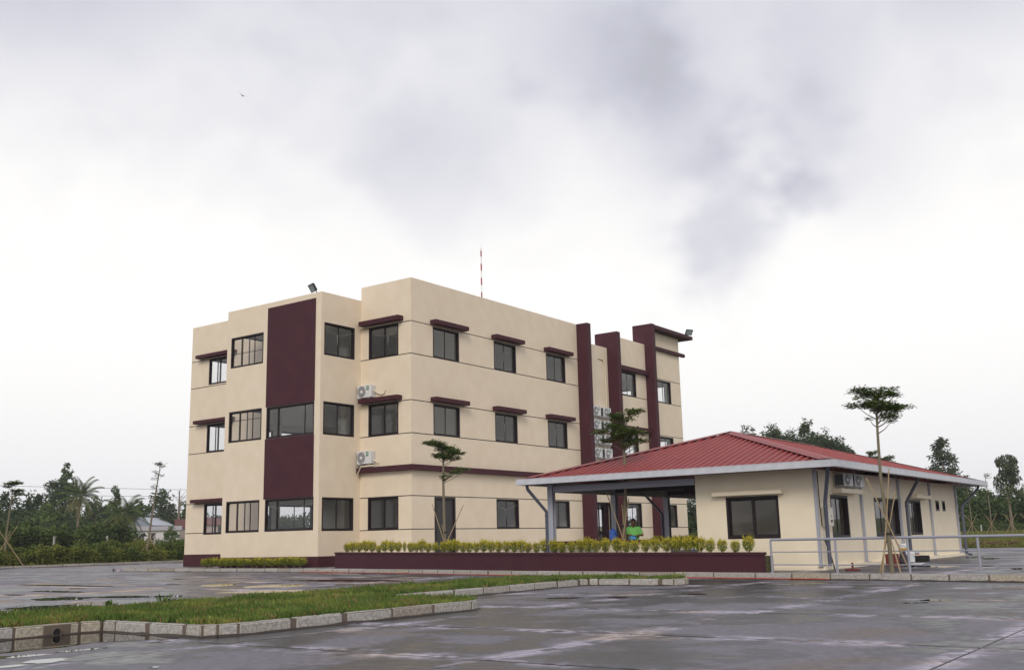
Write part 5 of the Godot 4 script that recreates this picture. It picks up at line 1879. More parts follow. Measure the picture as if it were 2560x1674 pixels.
func person() -> void:
	mat("skin", rgb(104, 66, 50), 0.6)
	mat("hair_black", rgb(24, 20, 20), 0.7)
	mat("polo_green", rgb(120, 196, 104), 0.85).rim_enabled = false
	mat("trousers_grey", rgb(112, 100, 92), 0.9)
	mat("eye_white", rgb(210, 205, 200), 0.3)
	mat("lip", rgb(92, 48, 44), 0.6)
	# own axes: the figure faces +z
	var p := thing("person", "person in bright green polo shirt looking down behind the porch bench", "person", Vector3(31.19, 0.043, -17.6))
	p.rotation.y = atan2(-0.90, 0.43)
	p.scale = Vector3(1.06, 1.06, 1.06)
	var head := Vector3(0.0, 1.42, 0.05)
	var eL := Vector3(-0.26, 1.03, 0.05)
	var eR := Vector3(0.27, 1.03, 0.03)
	var wL := Vector3(-0.12, 1.04, 0.26)
	var wR := Vector3(0.07, 1.0, 0.27)
	var sL := Vector3(-0.17, 1.235, 0.0)
	var sR := Vector3(0.17, 1.235, 0.0)
	var b := MB.new()
	sdf_mesh(b, [[Vector3(0, 1.2, 0), Vector3(0, 1.36, 0.03), 0.055, 0.05], [Vector3(-0.08, 0.84, 0), Vector3(-0.09, 0.44, 0.01), 0.075, 0.055], [Vector3(-0.09, 0.44, 0.01), Vector3(-0.09, 0.06, -0.01), 0.05, 0.034], [Vector3(0.08, 0.84, 0), Vector3(0.09, 0.44, 0.01), 0.075, 0.055], [Vector3(0.09, 0.44, 0.01), Vector3(0.09, 0.06, -0.01), 0.05, 0.034],
		[Vector3(-0.09, 0.035, -0.03), Vector3(-0.11, 0.03, 0.14), 0.036, 0.028], [Vector3(0.09, 0.035, -0.03), Vector3(0.11, 0.03, 0.14), 0.036, 0.028],
		[Vector3(0, 0.88, 0), Vector3(0, 1.16, 0), 0.10, 0.11], [Vector3(-0.1, 1.2, 0), Vector3(0.1, 1.2, 0), 0.055, 0.055],
		[sL, eL, 0.043, 0.036], [eL, wL, 0.034, 0.024], [sR, eR, 0.043, 0.036], [eR, wR, 0.034, 0.024]], 0.016, 0.04)
	# head and hands on finer grids, in the same surface
	sdf_mesh(b, [[head + Vector3(0, 0.045, -0.012), head + Vector3(0, 0.03, 0.018), 0.078, 0.072], [head + Vector3(0, -0.02, 0.03), head + Vector3(0, -0.075, 0.05), 0.056, 0.034], [head + Vector3(-0.03, -0.03, 0.02), head + Vector3(0.03, -0.03, 0.02), 0.05, 0.05],
		[head + Vector3(0, 0.025, 0.092), head + Vector3(0, -0.012, 0.108), 0.008, 0.013], [head + Vector3(-0.012, -0.016, 0.096), head + Vector3(0.012, -0.016, 0.096), 0.009, 0.009], [head + Vector3(-0.035, 0.038, 0.076), head + Vector3(0.035, 0.038, 0.076), 0.014, 0.014],
		[head + Vector3(-0.083, 0.02, 0.0), head + Vector3(-0.086, -0.015, 0.004), 0.013, 0.009], [head + Vector3(0.083, 0.02, 0.0), head + Vector3(0.086, -0.015, 0.004), 0.013, 0.009], [head + Vector3(0, -0.06, -0.01), head + Vector3(0, -0.11, -0.02), 0.05, 0.05]], 0.007, 0.014)
	sdf_mesh(b, hand_bones(wL, Vector3(0.55, -0.25, 0.75).normalized(), Vector3(0.5, -0.75, -0.4).normalized(), 1.0), 0.0045, 0.008)
	sdf_mesh(b, hand_bones(wR, Vector3(-0.75, -0.1, 0.6).normalized(), Vector3(-0.4, -0.8, -0.4).normalized(), -1.0), 0.0045, 0.008)
	own(b, "body", M.skin, p)
	var ey := MB.new()
	for s in [-1.0, 1.0]: ey.lathe([Vector2(0.0, -0.009), Vector2(0.007, -0.006), Vector2(0.01, 0), Vector2(0.007, 0.006), Vector2(0, 0.009)], Transform3D(Basis(), head + Vector3(0.03 * s, 0.018, 0.079)), 10)
	own(ey, "eyes", M.eye_white, p)
	var mo := MB.new()
	mo.tube([head + Vector3(-0.022, -0.045, 0.079), head + Vector3(0, -0.043, 0.087), head + Vector3(0.022, -0.045, 0.079)], [0.003, 0.006, 0.003], 6)
	own(mo, "mouth", M.lip, p)
	var hr := MB.new()
	sdf_mesh(hr, [[head + Vector3(0, 0.07, -0.02), head + Vector3(0, 0.066, 0.03), 0.076, 0.064], [head + Vector3(0, 0.02, -0.045), head + Vector3(0, -0.04, -0.05), 0.066, 0.046], [head + Vector3(-0.07, 0.04, -0.005), head + Vector3(-0.07, 0.015, 0.0), 0.018, 0.012], [head + Vector3(0.07, 0.04, -0.005), head + Vector3(0.07, 0.015, 0.0), 0.018, 0.012]], 0.009, 0.02)
	own(hr, "hair", M.hair_black, p)
	var sh := MB.new()
	sdf_mesh(sh, [[Vector3(-0.05, 0.82, 0.0), Vector3(-0.07, 1.16, 0.0), 0.115, 0.118], [Vector3(0.05, 0.82, 0.0), Vector3(0.07, 1.16, 0.0), 0.115, 0.118], [Vector3(-0.13, 1.225, 0.0), Vector3(0.13, 1.225, 0.0), 0.072, 0.072], [sL, sL.lerp(eL, 0.72), 0.066, 0.062], [sR, sR.lerp(eR, 0.72), 0.066, 0.062]], 0.014, 0.05)
	own(sh, "polo_shirt", M.polo_green, p)
	var co := MB.new()
	co.tube([Vector3(-0.02, 1.26, 0.085), Vector3(-0.065, 1.305, 0.03), Vector3(-0.045, 1.32, -0.04), Vector3(0.045, 1.32, -0.04), Vector3(0.065, 1.305, 0.03), Vector3(0.02, 1.26, 0.085)], [0.012, 0.016, 0.017, 0.017, 0.016, 0.012], 6)
	own(co, "collar", M.polo_green, p)
	var tr := MB.new()
	sdf_mesh(tr, [[Vector3(-0.05, 0.8, 0), Vector3(0.05, 0.8, 0), 0.112, 0.112], [Vector3(-0.085, 0.78, 0), Vector3(-0.095, 0.44, 0.01), 0.095, 0.076], [Vector3(-0.095, 0.44, 0.01), Vector3(-0.095, 0.1, -0.01), 0.075, 0.068], [Vector3(0.085, 0.78, 0), Vector3(0.095, 0.44, 0.01), 0.095, 0.076], [Vector3(0.095, 0.44, 0.01), Vector3(0.095, 0.1, -0.01), 0.075, 0.068]], 0.016, 0.03)
	own(tr, "trousers", M.trousers_grey, p)
	# the blue bag he handles
	var bg := MB.new()
	sdf_mesh(bg, [[Vector3(-0.07, 0.93, 0.33), Vector3(0.04, 0.92, 0.33), 0.062, 0.07], [Vector3(-0.03, 0.98, 0.32), Vector3(0.0, 1.02, 0.31), 0.04, 0.022]], 0.012, 0.04)
	var o := MeshInstance3D.new()
	o.name = "plastic_bag"
	o.mesh = bg.commit()
	o.material_override = mat("bag_blue", rgb(52, 128, 188), 0.4)
	add_child(o)
	o.transform = p.transform
	tag(o, "bright blue plastic bag in the person's hands", "bag")

# ---------------------------------------------------------------- the land beyond
func house(label: String, at: Vector3, turn: float, w: float, d: float, hw: float, hr: float, wall_c: Color, roof_c: Color, opens: Array, called := "house") -> void:
	var t := thing(called, label, "house", at, "houses beyond the fence")
	t.rotation.y = turn
	var wm := MB.new()
	wm.box(Vector3(-w / 2, -0.3, -d / 2), Vector3(w / 2, hw, d / 2))
	for s in [-1.0, 1.0]:
		wm.tri(Vector3(s * w / 2, hw, -d / 2 * s), Vector3(s * w / 2, hw, d / 2 * s), Vector3(s * w / 2, hw + hr, 0))
	own(wm, "wall", mat("wall_%s" % t.name, wall_c, 0.9), t)
	var rm := mat("roof_%s" % t.name, roof_c, 0.6)
	for s in [-1.0, 1.0]:
		var r := MB.new()
		var o := 0.5
		var slope := hr / (d / 2)
		var n := int(w / 0.25)
		for k in n:
			var x0 := lerpf(-w / 2 - o, w / 2 + o, float(k) / n)
			var x1 := lerpf(-w / 2 - o, w / 2 + o, float(k + 0.5) / n)
			var x2 := lerpf(-w / 2 - o, w / 2 + o, float(k + 1) / n)
			var P := func(x: float, z: float, e: float) -> Vector3: return Vector3(x, hw + hr - absf(z) * slope + 0.04 + e, z * s)
			r.quad(P.call(x0, d / 2 + o, 0.0), P.call(x1, d / 2 + o, 0.04), P.call(x1, 0, 0.04), P.call(x0, 0, 0.0))
			r.quad(P.call(x1, d / 2 + o, 0.04), P.call(x2, d / 2 + o, 0.0), P.call(x2, 0, 0.0), P.call(x1, 0, 0.04))
		own(r, "roof", rm, t)
	for q in opens:
		var m := MB.new()
		m.bbox(Vector3(q[0], q[2], d / 2 + 0.001), Vector3(q[1], q[3], d / 2 + 0.06), 0.01)
		own(m, q[4], M.frame_metal, t)

func leaf_clump(seed_: int, n: int, ls: float) -> ArrayMesh:
	rng.seed = seed_
	var m := MB.new()
	for k in n:
		var d := Vector3(rng.randfn(), rng.randfn(), rng.randfn()).normalized()
		var q := d * 0.5 * pow(rng.randf(), 0.5)
		var dir := (d * 0.7 + Vector3(rng.randf_range(-1, 1), rng.randf_range(-0.4, 1), rng.randf_range(-1, 1))).normalized()
		m.col = Color.WHITE * rng.randf_range(0.65, 1.2)
		m.leaf(q, dir, dir.cross(Vector3(rng.randf() - 0.5, rng.randf() - 0.5, rng.randf() - 0.5)).normalized(), ls * rng.randf_range(0.7, 1.3), ls * 0.55)
	return m.commit()

# a mass of leaves over a rectangle; its height swells and sinks
func thicket(called: String, label: String, x0: float, x1: float, z0: float, z1: float, h0: float, h1: float, n: int, size: float, tone: Color, warm: Color, seed_: int) -> void:
	var mesh := leaf_clump(seed_, 54, 0.26)
	rng.seed = seed_ + 1
	var fn := FastNoiseLite.new()
	fn.seed = seed_
	fn.frequency = 0.16
	var mm := MultiMesh.new()
	mm.transform_format = MultiMesh.TRANSFORM_3D
	mm.use_colors = true
	mm.mesh = mesh
	mm.instance_count = n
	for k in n:
		var x := rng.randf_range(x0, x1)
		var z := rng.randf_range(z0, z1)
		var e := 0.5 + 0.75 * fn.get_noise_2d(x, z) + 0.35 * fn.get_noise_2d(x * 3.1, z * 3.1)
		var h: float = lerpf(h0, h1, clampf(e, 0.0, 1.0))
		var s := size * rng.randf_range(0.6, 1.25)
		var y := maxf(0.0, land_height(x, z)) + h * pow(rng.randf(), 0.7) - s * 0.2
		mm.set_instance_transform(k, Transform3D(Basis(Vector3.UP, rng.randf() * TAU).scaled(Vector3(s, s * 0.85, s)), Vector3(x, y, z)))
		var c := tone.lerp(warm, clampf(0.5 + fn.get_noise_2d(x * 2.0 + 90.0, z * 2.0) * 1.3, 0.0, 1.0)) * rng.randf_range(0.75, 1.2)
		mm.set_instance_color(k, Color(c.r, c.g, c.b))
	var o := MultiMeshInstance3D.new()
	o.name = called
	o.multimesh = mm
	o.material_override = M.leaf
	add_child(o)
	tag(o, label, "undergrowth")
	o.set_meta("kind", "stuff")

func fence(label: String, pts: Array, h: float, out_lean := 0.0) -> void:
	var t := thing("wire_fence", label, "fence", pts[0])
	for p in pts:
		var m := MB.new()
		m.bbox(p + Vector3(-0.07, -0.3, -0.07), p + Vector3(0.07, h, 0.07), 0.012)
		part(m, "post", M.kerb_1, t)
	for y in [0.35, 0.62, 0.9]:
		var m := MB.new()
		var q := []
		var rr := []
		for p in pts:
			q.push_back(p + Vector3(0, h * y, 0.075))
			rr.push_back(0.005)
		m.tube(q, rr, 4)
		part(m, "wire", M.ac_dark, t)

func beyond() -> void:
	var dk := Color(0.054, 0.083, 0.030)
	var md := Color(0.076, 0.115, 0.036)
	var lt := Color(0.11, 0.16, 0.046)
	# left: shrubs before the fence, bushes behind it
	thicket("shrubbery", "low green shrubs and weeds between the far kerb and the fence", 30.0, 70.0, -83.5, -77.2, 0.15, 1.75, 5200, 0.72, Color(0.085, 0.125, 0.028), Color(0.20, 0.215, 0.045), 301)
	thicket("bushes", "dark green bushes massed behind the wire fence", 34.0, 61.0, -104.0, -90.0, 1.2, 3.6, 4200, 1.25, Color(0.055, 0.085, 0.028), Color(0.11, 0.15, 0.04), 302)
	thicket("far_woods", "distant dark green wood on the left of the photo", 60.0, 104.0, -200.0, -165.0, 2.0, 6.5, 3600, 3.0, dk, md, 303)
	thicket("woods_behind_houses", "distant green wood behind the far houses", 128.0, 190.0, -230.0, -202.0, 3.0, 7.5, 2600, 3.0, dk, md, 307)
	thicket("house_weeds", "tall weeds before the far houses", 66.0, 100.0, -125.0, -92.0, 0.5, 1.8, 1800, 1.0, md, Color(0.12, 0.14, 0.045), 308)
	fence("wire fence on pale concrete posts left of the office block", [Vector3(38.9, 0.05, -84), Vector3(43.9, 0.05, -84), Vector3(48.9, 0.05, -84), Vector3(53.9, 0.05, -84), Vector3(58.8, 0.05, -84), Vector3(63.8, 0.05, -84), Vector3(68.8, 0.05, -84)], 2.2)
	rng.seed = 900
	far_tree("tall slender tree standing highest on the left skyline", Vector3(117.1, 1.9, -197.9), 16.1, cone_blobs(16.1, 8.0, 3600, 0.3), 401, 0.5, md)
	far_tree("dense rounded tree just left of the tall slender one", Vector3(108.3, 1.75, -185.8), 13.1, round_blobs(13.1, 6.6, 2300, 14, 0.3), 402, 0.5, dk)
	far_tree("broad tree at the left edge of the photo", Vector3(93.8, 1.6, -176.6), 9.7, round_blobs(9.7, 7.0, 2000, 12, 0.25), 403, 0.5, dk)
	far_tree("ragged broad tree second from the left edge", Vector3(99.9, 1.6, -179.0), 10.1, round_blobs(10.1, 6.4, 2000, 12, 0.25), 404, 0.5, dk)
	far_tree("low pale-green rounded tree left of the taller palm", Vector3(91.9, 1.3, -160.5), 7.5, round_blobs(7.5, 4.8, 1800, 11, 0.2), 405, 0.42, lt)
	far_tree("rounded tree filling the skyline between the two palms", Vector3(122.1, 1.9, -194.9), 10.0, round_blobs(10.0, 7.5, 2000, 13, 0.25), 406, 0.5, md)
	far_tree("small pointed tree above the shorter palm", Vector3(130.6, 2.0, -201.4), 11.9, cone_blobs(11.9, 6.4, 2600, 0.3), 407, 0.5, md)
	far_tree("small round tree right of the shorter palm", Vector3(131.7, 1.9, -194.6), 9.5, round_blobs(9.5, 4.6, 1400, 10, 0.3), 408, 0.5, md)
	far_tree("wide domed tree above the far houses", Vector3(135.3, 1.85, -192.1), 11.7, round_blobs(11.7, 8.6, 2600, 15, 0.3), 409, 0.5, dk)
	far_tree("round tree partly hidden by the office block's left edge", Vector3(139.5, 1.8, -189.1), 9.2, round_blobs(9.2, 5.5, 1600, 11, 0.25), 410, 0.5, md)
	far_tree("small leafy tree before the white house", Vector3(111.1, 1.2, -154.1), 3.6, round_blobs(3.6, 2.6, 700, 8, 0.3), 411, 0.32, lt, 0.0, 0.06)
	# a bare one
	var dt := thing("bare_tree", "thin bare dead tree on the skyline by the office block", "tree", Vector3(135.6, 1.75, -185.8))
	var dm := MB.new()
	dm.tube([Vector3(0, -0.3, 0), Vector3(0.1, 6, 0), Vector3(0, 11.2, 0)], [0.35, 0.26, 0.08], 7)
	own(dm, "trunk", M.bark, dt)
	var dl := MB.new()
	for k in 16:
		var a := rng.randf() * TAU
		var y := rng.randf_range(6.0, 10.5)
		var e := Vector3(cos(a), rng.randf_range(0.5, 1.2), sin(a)) * rng.randf_range(1.0, 2.4)
		dl.tube([Vector3(0.05, y, 0), Vector3(0.05, y, 0) + e], [0.05, 0.02], 4)
	own(dl, "limb", M.bark, dt)
	palm("tall coconut palm rising above the bushes on the left", Vector3(93.5, 1.2, -153.8), 8.3, 3.9, 501, 1.15)
	palm("shorter coconut palm with drooping fronds beside the houses", Vector3(88.2, 0.9, -133.5), 5.0, 4.0, 502, 1.5)
	house("long white house with grey sheet roof and dark windows", Vector3(127.0, 1.66, -180.0), -0.61, 7.6, 5.0, 2.95, 0.75, rgb(206, 204, 206), rgb(150, 146, 146), [[-1.6, -0.7, 1.0, 2.4, "door"], [0.9, 1.9, 1.1, 2.5, "window"]])
	house("blue-grey metal shed behind the white house", Vector3(131.5, 1.8, -190.0), 0.4, 7.0, 6.0, 4.1, 1.5, rgb(138, 146, 162), rgb(176, 180, 190), [], "shed")
	house("pinkish house at the office block's left edge", Vector3(131.0, 1.6, -171.5), -0.61, 5.5, 5.0, 3.9, 1.2, rgb(190, 172, 166), rgb(120, 70, 64), [[-1.2, -0.2, 1.2, 2.5, "window"]])
	house("low lean-to hut with grey roof left of the white house", Vector3(119.5, 1.6, -178.5), -0.9, 4.2, 3.6, 1.9, 0.6, rgb(130, 120, 112), rgb(140, 138, 136), [[-0.6, 0.2, 0.2, 1.7, "door"]], "hut")
	house("house with dark red roof between shed and pinkish house", Vector3(137.0, 1.8, -183.0), -0.61, 6.0, 5.0, 3.5, 1.6, rgb(150, 140, 134), rgb(92, 50, 44), [[-1.0, 0.0, 1.0, 2.4, "window"]])
	# young staked trees before the fence
	pad_tree("thin young tree with few leaves at the photo's left edge", Vector3(41.3, 0, -77.8), [Vector3(0.1, -0.2, 0), Vector3(0.12, 2.5, 0), Vector3(0.3, 4.8, 0), Vector3(0.35, 5.6, 0)], [0.085, 0.07, 0.05, 0.03], [[0.1, 0, 6.1, 0.5, 0.12, 70], [0.7, 0, 6.15, 0.45, 0.12, 80], [0.75, 0.1, 5.6, 0.5, 0.12, 80], [0.9, -0.2, 5.3, 0.4, 0.1, 50], [-0.1, 0, 5.9, 0.35, 0.1, 30]], -0.94, 601, 0.2)
	pad_tree("tall spindly young tree with a sparse twiggy top", Vector3(54.6, 0, -78.6), [Vector3(-0.3, -0.2, 0), Vector3(-0.1, 2.5, 0), Vector3(0.2, 5.2, 0), Vector3(0.45, 7.2, 0), Vector3(0.6, 8.4, 0)], [0.10, 0.09, 0.07, 0.045, 0.02], [[0.35, 0, 8.3, 0.4, 0.15, 36], [0.75, 0, 8.1, 0.35, 0.2, 26], [0.15, 0.1, 7.6, 0.3, 0.15, 16], [0.7, -0.1, 7.3, 0.35, 0.15, 16], [0.1, 0, 7.0, 0.3, 0.15, 12], [0.0, 0, 6.3, 0.3, 0.2, 14], [0.65, 0, 6.0, 0.3, 0.15, 12]], -0.94, 602, 0.16)
	stakes("leaning stakes round the thin tree at the left edge", Vector3(41.3, 0, -77.8), [[Vector3(-1.0, 0, 0.2), Vector3(0.9, 3.0, -0.1)], [Vector3(1.6, 0, 0.1), Vector3(-0.6, 2.9, 0.1)], [Vector3(-0.9, 0, -0.4), Vector3(0.5, 2.6, 0.2)]], 0.025)
	stakes("leaning stakes round the tall spindly tree", Vector3(54.6, 0, -78.6), [[Vector3(-1.3, 0, 0.2), Vector3(0.6, 2.6, -0.1)], [Vector3(-0.45, 0, 0.5), Vector3(0.1, 2.4, -0.1)], [Vector3(1.1, 0, 0.1), Vector3(-0.4, 2.6, 0.1)]], 0.024)
	# right: lawn, staked trees, eucalypts and the wood behind
	thicket("right_woods", "dark green wood behind the lawn on the right", 128.0, 172.0, -75.0, 8.0, 1.5, 4.6, 5200, 1.9, dk, md, 304)
	thicket("lawn_edge_shrubs", "low bushes along the right-hand fence", 118.0, 126.0, -60.0, 6.0, 0.4, 1.3, 1600, 0.8, md, Color(0.10, 0.13, 0.035), 305)
	rng.seed = 950
	var names := ["round tree above the annex ridge, nearest the office block", "bushy tree above the annex ridge, second from the office block", "bushy tree in the middle of the row above the annex roof", "highest pointed tree of the row above the annex roof", "leaning bushy tree of the row above the annex roof", "last small tree of the row above the annex roof"]
	var rp := [[156.5, -66.4, 15.9, 3.4], [157.9, -62.9, 16.1, 3.9], [161.0, -60.5, 15.5, 3.6], [155.2, -56.1, 16.2, 3.8], [160.7, -55.3, 15.0, 3.8], [161.4, -53.4, 13.6, 2.6]]
	for k in 6:
		var q: Array = rp[k]
		far_tree(names[k], Vector3(q[0], 1.4, q[1]), q[2], cone_blobs(q[2] * 1.02, q[3] * 2.2, 4200, 0.5) if k == 3 else round_blobs(q[2] * 1.08, q[3] * 1.9, 4600, 20, 0.55), 420 + k, 0.58, Color(0.062, 0.09, 0.036), 0.2)
	far_tree("tall conical gum tree above the annex's right end", Vector3(165.4, 1.5, -39.2), 13.5, cone_blobs(13.5, 9.0, 5000, 0.25), 430, 0.56, Color(0.062, 0.086, 0.045), 0.35)
	far_tree("tall weeping gum tree on the right with hanging leaves", Vector3(118.0, 0.8, -21.6), 8.3, [[Vector3(0, 7.3, 0), Vector3(1.1, 0.8, 1.1), 800], [Vector3(-0.9, 6.3, 0.5), Vector3(0.8, 1.0, 0.8), 620], [Vector3(0.9, 6.2, -0.2), Vector3(0.8, 1.1, 0.8), 620], [Vector3(-0.6, 5.0, -0.6), Vector3(0.8, 1.2, 0.8), 500], [Vector3(0.5, 4.9, 0.6), Vector3(0.8, 1.2, 0.8), 500], [Vector3(-1.0, 4.1, 0.3), Vector3(0.55, 1.0, 0.6), 130], [Vector3(0.1, 4.0, -0.4), Vector3(0.6, 0.9, 0.6), 110]], 431, 0.3, Color(0.072, 0.088, 0.05), 0.75, 0.1)
	far_tree("weeping gum tree cut by the photo's right edge", Vector3(121.0, 0.85, -19.2), 7.9, [[Vector3(0, 7.0, 0), Vector3(1.1, 0.8, 1.1), 760], [Vector3(-0.8, 5.9, 0.5), Vector3(0.9, 1.1, 0.8), 620], [Vector3(0.9, 5.8, -0.2), Vector3(0.8, 1.1, 0.8), 580], [Vector3(0.0, 4.6, -0.3), Vector3(1.0, 1.2, 0.8), 580]], 432, 0.3, Color(0.068, 0.084, 0.046), 0.7, 0.1)
	var tl := ["domed tree right of the annex in the dark wood", "flat-topped tree just right of the annex", "broad dark tree at the right edge of the wood", "low tree right behind the annex's far corner", "rounded tree in the middle of the right-hand wood"]
	var tp := [[146.9, -30.2, 5.3, 4.2], [136.7, -30.6, 5.2, 3.6], [142.8, -24.6, 4.9, 6.0], [126.8, -29.4, 3.6, 3.4], [157.1, -30.1, 4.6, 5.0]]
	for k in 5: far_tree(tl[k], Vector3(tp[k][0], 1.2, tp[k][1]), tp[k][2], round_blobs(tp[k][2], tp[k][3], 1700, 11, 0.25), 440 + k, 0.3, [md, dk, dk, md, dk][k])
	far_tree("dark tree seen in the gap between office block and annex", Vector3(132.0, 1.0, -64.5), 6.6, round_blobs(6.6, 5.5, 1800, 12, 0.15), 447, 0.32, dk)
	far_tree("second dark tree in the gap beside the porch", Vector3(128.0, 1.0, -60.0), 6.0, round_blobs(6.0, 5.0, 1600, 12, 0.15), 448, 0.32, dk)
	fence("wire fence on pale posts behind the right-hand lawn", [Vector3(117.4, 0.6, -36.0), Vector3(117.4, 0.6, -30.2), Vector3(117.4, 0.6, -24.6), Vector3(117.4, 0.6, -19.0), Vector3(117.4, 0.6, -13.0), Vector3(117.4, 0.6, -7.0)], 0.95)
	# staked saplings on the lawn
	var sp := [[102.6, -22.3, 4.6, "sapling between crossed stakes, nearest the annex end"], [103.0, -20.7, 5.6, "tall thin sapling between crossed stakes in the middle"], [103.3, -19.1, 4.2, "sapling between crossed stakes under the gum tree"], [103.5, -17.75, 4.4, "sapling between crossed stakes at the right edge"], [103.6, -24.0, 4.0, "faint sapling right behind the annex downpipe"]]
	for k in sp.size():
		var q: Array = sp[k]
		var y := 0.58
		pad_tree(q[3], Vector3(q[0], y, q[1]), [Vector3(0, -0.2, 0), Vector3(0.03, q[2] * 0.5, 0), Vector3(-0.08, q[2], 0)], [0.06, 0.05, 0.02], [[0.1, 0, q[2] * 0.95, 0.35, 0.3, 40], [-0.2, 0.1, q[2] * 0.8, 0.3, 0.3, 30], [0.15, 0, q[2] * 0.68, 0.3, 0.3, 24]], -1.4, 610 + k, 0.16, "staked saplings on the right")
		stakes("crossed bamboo stakes of the " + ["sapling nearest the annex end", "tall thin sapling", "sapling under the gum tree", "sapling at the right edge", "sapling behind the downpipe"][k], Vector3(q[0], y, q[1]), [[Vector3(-0.55, 0, 0.1), Vector3(0.55, 1.9, -0.05)], [Vector3(0.6, 0, 0.1), Vector3(-0.5, 1.85, 0.05)], [Vector3(0.1, 0, -0.5), Vector3(-0.2, 1.7, 0.3)]], 0.022, -1.4)
	pad_tree("layered young tree whose crown shows above the annex roof", Vector3(67.8, 0, -19.7), [Vector3(0, -0.1, 0), Vector3(0, 3, 0), Vector3(0.05, 5.6, 0)], [0.08, 0.06, 0.03], [[-0.55, 0, 6.1, 0.5, 0.1, 130], [-0.9, 0.1, 5.75, 0.4, 0.1, 110], [-0.2, -0.2, 5.6, 0.6, 0.15, 220], [0.35, 0.1, 5.35, 0.5, 0.15, 180], [0.5, 0, 5.75, 0.3, 0.1, 60], [-0.1, 0.2, 5.1, 0.6, 0.15, 180], [0.8, 0, 4.9, 0.3, 0.12, 70]], -1.3, 603, 0.11)
	# heap of cut branches at the lawn's edge
	rng.seed = 970
	var bp := thing("branch_heap", "heap of cut brown branches on the lawn's edge", "branches", Vector3(68.2, 0.0, -13.9))
	bp.rotation.y = -1.35
	for k in 26:
		var m := MB.new()
		var a := Vector3(rng.randf_range(-1.5, 1.2), rng.randf_range(0.02, 0.22), rng.randf_range(-0.5, 0.5))
		var e := a + Vector3(rng.randf_range(0.3, 1.1) * (1.0 if rng.randf() < 0.5 else -1.0), rng.randf_range(-0.05, 0.32), rng.randf_range(-0.4, 0.4))
		m.tube([a, a.lerp(e, 0.5) + Vector3(0, rng.randf_range(0.0, 0.14), 0), e], [0.035, 0.028, 0.012], 5)
		own(m, "branch", M.wood_brown, bp)
	var bl := MB.new()
	for k in 420:
		var q := Vector3(rng.randf_range(-1.7, 1.7), rng.randf_range(0.0, 0.3), rng.randf_range(-0.6, 0.7))
		var dir := Vector3(rng.randf_range(-1, 1), rng.randf_range(-0.2, 0.8), rng.randf_range(-1, 1)).normalized()
		bl.col = (Color(0.10, 0.13, 0.04) if rng.randf() < 0.6 else Color(0.13, 0.075, 0.045)) * rng.randf_range(0.7, 1.2)
		bl.leaf(q, dir, dir.cross(Vector3.UP).normalized(), 0.14, 0.07)
	own(bl, "leaves", M.leaf, bp)
	# tall grass of the lawn
	var blade := MB.new()
	for k in 14:
		var a := rng.randf() * TAU
		var dir := Vector3(cos(a) * 0.35, 1, sin(a) * 0.35).normalized()
		blade.col = Color.WHITE * rng.randf_range(0.7, 1.1)
		blade.leaf(Vector3(rng.randf_range(-0.2, 0.2), 0, rng.randf_range(-0.2, 0.2)), dir, dir.cross(Vector3(sin(a), 0, cos(a))).normalized(), rng.randf_range(0.14, 0.34), 0.035)
	var mm := MultiMesh.new()
	mm.transform_format = MultiMesh.TRANSFORM_3D
	mm.use_colors = true
	mm.mesh = blade.commit()
	mm.instance_count = 16000
	for k in mm.instance_count:
		var x := 67.2 + 50.0 * pow(rng.randf(), 1.3)
		var z := rng.randf_range(-40.0, 0.0)
		if x > 66 and k % 5 == 0:
			x = rng.randf_range(30.0, 70.0)
			z = -rng.randf_range(76.9, 90.0)
		var s := rng.randf_range(0.7, 1.3)
		mm.set_instance_transform(k, Transform3D(Basis(Vector3.UP, rng.randf() * TAU).scaled(Vector3(s, s, s)), Vector3(x, maxf(0.0, land_height(x, z)) - 0.03, z)))
		var c := Color(0.13, 0.155, 0.04).lerp(Color(0.21, 0.20, 0.06), rng.randf()) * rng.randf_range(0.8, 1.15)
		mm.set_instance_color(k, Color(c.r, c.g, c.b))
	var gr := MultiMeshInstance3D.new()
	gr.name = "tall_grass"
	gr.multimesh = mm
	gr.material_override = M.leaf
	add_child(gr)
	tag(gr, "tall yellow-green grass on the open land round the yard", "grass")
	gr.set_meta("kind", "stuff")
	# power line along the left horizon
	for w in [[9.85, 8.9, "upper thin power wire over the left tree line"], [8.75, 8.0, "lower thin power wire over the left tree line"]]:
		var m := MB.new()
		var a := Vector3(40.0, w[0] + 0.9, -151.0)
		var b := Vector3(134.0, w[1] - 0.4, -93.2)
		var pts := []
		var rr := []
		for k in 13:
			var f := k / 12.0
			pts.push_back(a.lerp(b, f) - Vector3(0, 1.3 * 4.0 * f * (1.0 - f) * 0.5, 0))
			rr.push_back(0.022)
		m.tube(pts, rr, 4)
		solo(m, "power_wire", M.black_metal, w[2], "wire", a, "power wires")
	for q in [[Vector3(40.0, 1.1, -151.0), 10.6, "concrete power pole beyond the left edge of the view"], [Vector3(134.0, 0.9, -93.2), 8.6, "concrete power pole hidden behind the office block"]]:
		var m := MB.new()
		m.tube([q[0] + Vector3(0, -0.4, 0), q[0] + Vector3(0, q[1], 0)], [0.17, 0.1], 8)
		m.box(q[0] + Vector3(-0.06, q[1] - 1.4, -0.5), q[0] + Vector3(0.06, q[1] - 1.3, 0.5))
		solo(m, "power_pole", M.kerb_1, q[2], "pole", q[0], "power poles")
	# what the window panes mirror: trees behind the photographer
	rng.seed = 990
	var bt := [[-62, -70, 5.0], [-70, -52, 4.2], [-60, -38, 5.4], [-66, -26, 4.4], [-58, -12, 8.5], [-68, 0, 4.6], [-62, 12, 5.0], [-70, 26, 5.6], [-20, 78, 6.0], [4, 84, 7.5], [28, 80, 5.5], [50, 86, 6.5]]
